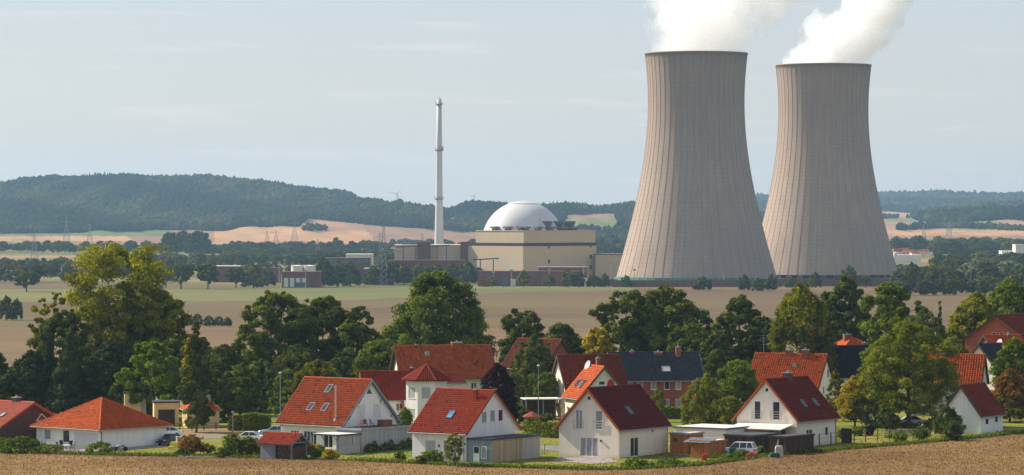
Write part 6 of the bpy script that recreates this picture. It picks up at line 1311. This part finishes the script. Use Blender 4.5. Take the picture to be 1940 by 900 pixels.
bush(1690, 832, 792, 40, 'maple', 'green shrub under the walnut behind the pale boards', 241, d=470); bush(1720, 828, 800, 44, 'oak', 'dark shrub under the middle of the walnut', 242, d=474); bush(1660, 828, 796, 36, 'olive', 'olive shrub behind the wire garden fence', 243, d=476)
bush(1770, 830, 790, 44, 'maple', 'green shrub between walnut trunk and the dark tree by the barn', 244, d=470); bush(1640, 815, 780, 30, 'oak', 'dark shrub behind the washing line', 245, d=482); bush(1560, 812, 790, 26, 'oak', 'dark shrub behind the right cream house wall', 246, d=460)
# ------------------------------------------------------------------ cars, lamps, fences, garden things
def car(name, label, px, d, yaw, paint, kind='sedan', z=None):
    p = at(px, d); r = thing(name, label, 'car', (p.x, p.y, p.z + .04), math.radians(yaw))
    L, Wd = (4.5, 1.75) if kind == 'sedan' else (4.3, 1.72)
    if kind == 'sedan': low_ = [(-2.25, .32), (2.2, .32), (2.25, .62), (2.1, .78), (1.0, .90), (-1.55, .95), (-2.2, .88), (-2.27, .6)]; cab = [(.98, .88), (.25, 1.38), (-.85, 1.40), (-1.65, .94)]
    else: low_ = [(-2.15, .34), (2.1, .34), (2.15, .7), (1.95, .92), (.95, 1.02), (-2.05, 1.05), (-2.17, .9)]; cab = [(.95, 1.0), (.3, 1.66), (-1.8, 1.68), (-2.08, 1.03)]
    def loft(prof, w0, w1):
        m = MB(); n = len(prof); z0 = min(q[1] for q in prof); z1 = max(q[1] for q in prof); vs = []
        for sy in (-1, 1):
            for f_, k in ((1, 0), (.97, .07)):
                for x, z in prof: w = w0 + (w1 - w0) * (z - z0) / max(.01, z1 - z0); vs.append((x * f_, sy * (w + (0 if f_ < 1 else -.06)), z * f_ + (1 - f_) * (z0 + z1) / 2))
        f = []
        for s_, o in ((0, 0), (1, 2 * n)):
            for k in range(n): k2 = (k + 1) % n; q = (o + k, o + k2, o + n + k2, o + n + k); f.append(q if s_ else q[::-1])
            q = tuple(range(o + n, o + 2 * n)); f.append(q if not s_ else q[::-1])
        for k in range(n): k2 = (k + 1) % n; f.append((k, k2, 2 * n + k2, 2 * n + k))
        return m.add(vs, f)
    loft(low_, Wd / 2, Wd / 2 - .06).build('body', M[paint], r)
    z1 = cab[1][1]; z0 = cab[0][1]; loft([cab[0], cab[1], cab[2], cab[3]], Wd / 2 - .08, Wd / 2 - .26).build('cabin', M['glass'], r)
    m = MB(); w = Wd / 2 - .25; m.box(cab[2][0] - .05, cab[1][0] + .08, -w, w, z1 - .01, z1 + .035)
    for sy in (-1, 1):
        for a, b in ((cab[0], cab[1]), (cab[3], cab[2])): m.tube((a[0], sy * (Wd / 2 - .09), a[1]), (b[0], sy * (w - .01), b[1]), .045, .04, 5)
        m.tube((-.35, sy * (Wd / 2 - .09), z0), (-.35, sy * (w - .0), z1), .05, .045, 5)
        if kind != 'sedan': m.tube((-1.25, sy * (Wd / 2 - .09), z0), (-1.25, sy * w, z1), .05, .045, 5)
    m.build('roof_panel', M[paint], r)
    for x in (-1.35, 1.35):
        for sy in (-1, 1):
            m = MB(); m.tube((x, sy * (Wd / 2 - .2), .31), (x, sy * (Wd / 2 + .005), .31), .32, .31, 14); w_ = m.build('wheel', M['rubber'], r); m = MB(); m.tube((x, sy * (Wd / 2 - .02), .31), (x, sy * (Wd / 2 + .02), .31), .19, .17, 10); m.build('rim', M['carsilv'], w_)
    for sy in (-1, 1):
        m = MB(); m.box(2.05, 2.26, sy * .62 - .16, sy * .62 + .16, .6, .74); m.build('headlight', M['chrome'], r); m = MB(); m.box(-2.3, -2.12, sy * .66 - .14, sy * .66 + .14, .66, .86); m.build('taillight', M['redlamp'], r)
    m = MB(); m.box(-2.31, -2.2, -.26, .26, .42, .54); m.build('number_plate', M['upvc'], r)
    return r
car('parked_car', 'white saloon car parked on the road behind the shrubs', 469, 466, 172, 'carwhite')
car('parked_car', 'blue grey car mostly hidden behind the large white house', 522, 478, 175, 'carsilv')
car('parked_car', 'dark blue car parked against the right wall of the bungalow', 323, 463, 240, 'cardark')
car('parked_car', 'white car behind the right corner of the bungalow', 314, 480, 200, 'carwhite')
car('parked_car', 'white estate car beside the orange sheds', 1399, 424, 160, 'carwhite', 'estate')
car('parked_car', 'pale car glimpsed under the walnut tree', 1722, 478, 175, 'carsilv')
def lamp_post(px, d, ytop, label):
    p = at(px, d); r = thing('street_lamp', label, 'street lamp', p); h = EYE + (YH - ytop) / SX(d) - p.z
    m = MB(); m.tube((0, 0, -.2), (0, 0, 1.0), .09, .08, 8); m.tube((0, 0, 1), (0, 0, h), .07, .045, 8); m.build('pole', M['zinc'], r); m = MB(); m.tube((0, 0, h - .05), (0, -.1, h + .12), .14, .24, 10); m.tube((0, -.1, h + .12), (0, -.1, h + .22), .24, .08, 10); m.build('lamp_head', M['shut'], r)
lamp_post(531, 480, 708, 'street lamp against the dark trees left of the long red roof'); lamp_post(1020, 500, 694, 'street lamp before the feathery tree left of the white gabled house'); lamp_post(441, 486, 782, 'short white garden lamp at the hedge end')
def fence(name, label, a, b, h, sp, mat, rails=(.3, .9), post=.05, wire=False):
    a, b = Vector(a), Vector(b); L = (b - a).length; n = max(1, round(L / sp)); r = thing(name, label, 'fence', (a.x, a.y, gz(a.x, a.y)), math.atan2(b.y - a.y, b.x - a.x)); dz = gz(b.x, b.y) - gz(a.x, a.y)
    pm = MB(); pm.box(-post, post, -post, post, -.2, h); p0 = None
    for k in range(n + 1):
        if p0 is None: p0 = pm.build('post', M[mat], r); c = p0
        else: c = p0.copy(); col.objects.link(c); c.parent = r
        c.location = (L * k / n, 0, dz * k / n)
    for z in rails: m = MB(); m.tube((0, 0, z * h), (L, 0, z * h + dz), .015 if wire else .04, None, 4); m.build('wire' if wire else 'rail', M[mat], r)
    return r
P2 = lambda px, py: ray_ground(px, py).xy
fence('garden_fence', 'wire garden fence with brown posts along the field right of the cream house', P2(1552, 846), P2(1640, 838), 1.6, 2.2, 'wooddk', (.25, .6, .95), wire=True); fence('garden_fence', 'wire garden fence in front of the walnut tree', P2(1640, 838), P2(1752, 830), 1.6, 2.2, 'wooddk', (.25, .6, .95), wire=True)
fence('cottage_fence', 'dark low fence in front of the yellow cottage', at(318, 494).xy, at(432, 494).xy, 1.1, 1.6, 'wooddk', (.3, .6, .95), .06)
a, b = P2(1676, 830), P2(1758, 826); r = thing('board_fence', 'pale weathered board fence under the walnut tree', 'fence', (a.x, a.y, gz(*a)), math.atan2(b.y - a.y, b.x - a.x)); L = (b - a).length
for z in (.2, .5, .8): 
    for k in range(2): m = MB(); m.box(L * k / 2 + .02, L * (k + 1) / 2 - .02, -.03, .03, z, z + .2); m.build('board', M['woodnat'], r)
for k in range(4): m = MB(); m.box(L * k / 3 - .05, L * k / 3 + .05, .03, .1, -.1, 1.1); m.build('post', M['woodnat'], r)
p = P2(1572, 838); r = thing('lattice_screen', 'dark lattice screen beside the right wall of the cream house', 'screen', (p.x, p.y, gz(*p)), -.7); m = MB()
for k in range(9): m.box(k * .2, k * .2 + .04, 0, .03, 0, 1.9 + .3 * math.sin(k / 8 * 3.1)); m.box(0, 1.64, .03, .06, k * .22, k * .22 + .04)
m.build('lattice', M['wooddk'], r)
m = MB(); m.box(1.8, 3.4, 0, .06, 0, 1.9); m.build('screen_panel', M['wooddk'], r)
# terrace furniture
def cp(px, py): q = ray_ground(px, py); return (q.x, q.y, q.z + .05)
table('garden_table', 'white garden table left of the dark chairs before the bungalow', cp(95, 856), .3, 'plwhite', .8, .45)
chair('garden_chair', 'white garden chair right of the white table', cp(103, 855), .6, 'plwhite', 1.); chair('garden_chair', 'white garden chair behind the white table', cp(92, 851), 3.0, 'plwhite', 1.)
table('garden_table', 'round white-topped table among the dark chairs', cp(125, 855), 0, 'plwhite', .7, .7, rnd=True)
for i, (x, y, a, lb) in enumerate(((113, 856, 1.4, 'dark navy garden chair left of the round table'), (119, 852, 2.6, 'dark navy garden chair behind the round table'), (131, 853, 4.0, 'dark navy garden chair behind right of the round table'), (137, 856, 4.8, 'dark navy garden chair right of the round table'))): chair('garden_chair', lb, cp(x, y), a, 'plnavy', 1.15)
r = table('garden_table', 'garden table with blue cloth on the terrace of the plain red roof house', cp(798, 865), .2, 'redwood', .7, .4); m = MB(); m.box(-.4, .4, -.3, .3, .74, .9); o = m.build('blue_cloth', M['blupl'], None, loc=tuple(r.location)); tag(o, 'folded blue cloth lying on the terrace table', 'cloth')
for i, (x, y, a, lb) in enumerate(((787, 864, 1.5, 'red brown folding chair left of the terrace table'), (815, 862, 3.3, 'red brown high-backed chair behind the terrace table'), (823, 865, 4.4, 'red brown folding chair right of the terrace table'), (829, 866, 4.9, 'red brown folding chair, rightmost on the terrace'))): chair('garden_chair', lb, cp(x, y), a, 'redwood', 1.1)
q = at(1008, 470); r = thing('parasol', 'dark red garden parasol behind the annex', 'parasol', q); h = EYE + (YH - 779) / SX(470) - q.z
m = MB(); m.tube((0, 0, 0), (0, 0, h), .03, None, 6); m.build('pole', M['woodnat'], r); m = MB(); m.lathe([(1.35, h - .75), (1.35, h - .7), (.02, h)], 8); m.build('canopy', M['redcloth'], r)
def lump(name, label, cat, px, py, dims, mat, rz=0, seed=1, top=None):
    q = ray_ground(px, py); r = thing(name, label, cat, q, rz); a, b, h = dims; m = MB(); m.prism([(-a, 0), (a, 0), (a * .95, h * .8), (a * .7, h), (-a * .7, h), (-a * .95, h * .8)], 'y', -b, b); m.build('body', M[mat], r)
    if top: m = MB(); m.box(-a * 1.05, a * 1.05, -b * 1.05, b * 1.05, h, h + .06); m.build('lid', M[top], r)
    return r
lump('wheelie_bin', 'green lidded bin beside the white estate car', 'bin', 1388, 866, (.4, .4, 1.0), 'greenpl', top='greenpl'); lump('wheelie_bin', 'dark bin under the lean-to of the orange sheds', 'bin', 1312, 862, (.35, .35, 1.1), 'plnavy', top='plnavy')
o = lump('garden_tractor', 'red covered garden mower on the field edge', 'mower', 1424, 869, (.75, .5, .55), 'redpl'); m = MB(); m.box(-.2, .25, -.2, .2, .55, .75); m.build('mower_seat', M['redpl'], o)
lump('fuel_can', 'small red box beside the low orange shed', 'box', 1334, 872, (.3, .3, .7), 'redpl'); lump('water_tank', 'teal barrel near the dark brown shed', 'barrel', 1468, 868, (.6, .5, .6), 'greenpl'); lump('rubble_pile', 'pile of pale and dark rubble before the dark brown shed', 'rubble', 1476, 866, (.5, .4, 1.3), 'stone'); lump('covered_barrel', 'grey draped barrel before the dark brown shed', 'barrel', 1478, 862, (.45, .4, 1.9), 'shut')
lump('yellow_box', 'yellow tarpaulin bundle beside the dark blue car', 'bundle', 330, 848, (.55, .4, .7), 'yelpl'); lump('yellow_box', 'small yellow sack lying beside the yellow bundle', 'sack', 324, 852, (.4, .3, .4), 'yelpl')
q = ray_ground(343, 846); r = thing('pallet_stack', 'stack of wooden pallets beside the brown green shrub', 'pallets', q, .3)
for k in range(9): m = MB(); m.box(-.6, .6, -.5, .5, k * .15, k * .15 + .03); [m.box(x, x + .1, -.5, .5, k * .15 + .03, k * .15 + .12) for x in (-.6, -.05, .5)]; m.build('pallet', M['woodnat'], r)
q = ray_ground(545, 870); r = thing('trolley', 'dirty white machine leaning before the log store', 'cart', q, .2); m = MB(); m.box(-.35, .35, -.2, .2, .9, 1.5); m.build('tub', M['woodsilver'], r); m = MB(); m.add([(-.35, -.5, 0), (.35, -.5, 0), (.3, 0, .9), (-.3, 0, .9), (-.35, -.45, 0), (.35, -.45, 0), (.3, .05, .9), (-.3, .05, .9)], [(0, 1, 2, 3), (4, 7, 6, 5), (0, 4, 5, 1), (1, 5, 6, 2), (3, 2, 6, 7), (0, 3, 7, 4)]); m.build('ramp', M['plwhite'], r)
q = ray_ground(228, 855); r = thing('motorbike', 'motorbike lying in the grass before the bungalow', 'motorbike', q, .2)
for x in (-.65, .65): m = MB(); m.tube((x, -.06, .3), (x, .06, .3), .3, .3, 14); m.build('wheel', M['rubber'], r)
m = MB(); m.path([Vector((-.65, 0, .3)), Vector((-.1, 0, .6)), Vector((.45, 0, .75)), Vector((.65, 0, .3))], [.05, .12, .08, .04], 6); m.build('frame', M['dkmetal'], r); m = MB(); m.box(-.5, .1, -.12, .12, .65, .78); m.build('seat', M['plwhite'], r)
# stone edging in front of the shrubs, built stone by stone
r = thing('stone_edging', 'row of pale stone blocks along the shrub bed at the field edge', 'edging', ray_ground(340, 868)); rr = random.Random(2)
for k in range(34):
    q = ray_ground(340 + k * 4.4, 868.2 + .3 * math.sin(k)); m = MB(); l = .13 + rr.uniform(-.02, .015); h = rr.uniform(.14, .26); m.box(-l, l, -.12, .12, -.1, h); o = m.build('stone', M['stone'], r); o.location = q - r.location; o.rotation_euler = (0, 0, rr.uniform(-.15, .15))
for px, py, lb in ((1032, 862, 'rusty post between annex and the nearest cream house'), (1137, 889, 'short white marker post on the field edge')):
    q = ray_ground(px, py); r = thing('marker_post', lb, 'post', q); m = MB(); m.tube((0, 0, -.1), (0, 0, 1.3 if px < 1100 else .9), .05, .045, 6); m.build('post_shaft', M['woodnat' if px > 1100 else 'redwood'], r)
# garden clutter behind the yellow maple: washing on a line
q = at(1634, 476); r = thing('washing_line', 'washing line with blue and white cloths under the golden maple', 'washing line', q)
for x in (0, 3): m = MB(); m.tube((x, 0, 0), (x, 0, 2.0), .04, None, 6); m.build('post', M['zinc'], r)
m = MB(); m.tube((0, 0, 1.95), (3, 0, 1.95), .012, None, 4); m.build('line', M['zinc'], r)
for k, mt in enumerate(('blupl', 'plwhite', 'greenpl', 'plwhite')): m = MB(); m.box(.2 + k * .7, .7 + k * .7, -.015, .015, 1.0 + .1 * (k % 2), 1.94); m.build('cloth', M[mt], r)
# ------------------------------------------------------------------ haze
m = MB(); m.box(-8500, 8800, -700, 15200, -6, 262)
t = NT('haze_air'); pv = t.n('VolumePrincipled', {'Color': (.42, .70, 1.0, 1), 'Density': 4.2e-5, 'Anisotropy': .2}); t.t.links.new(pv.outputs[0], t.out.inputs['Volume'])
hz = m.build('haze', t.m); tag(hz, 'thin blue summer haze lying over the whole valley', 'haze', kind='stuff')
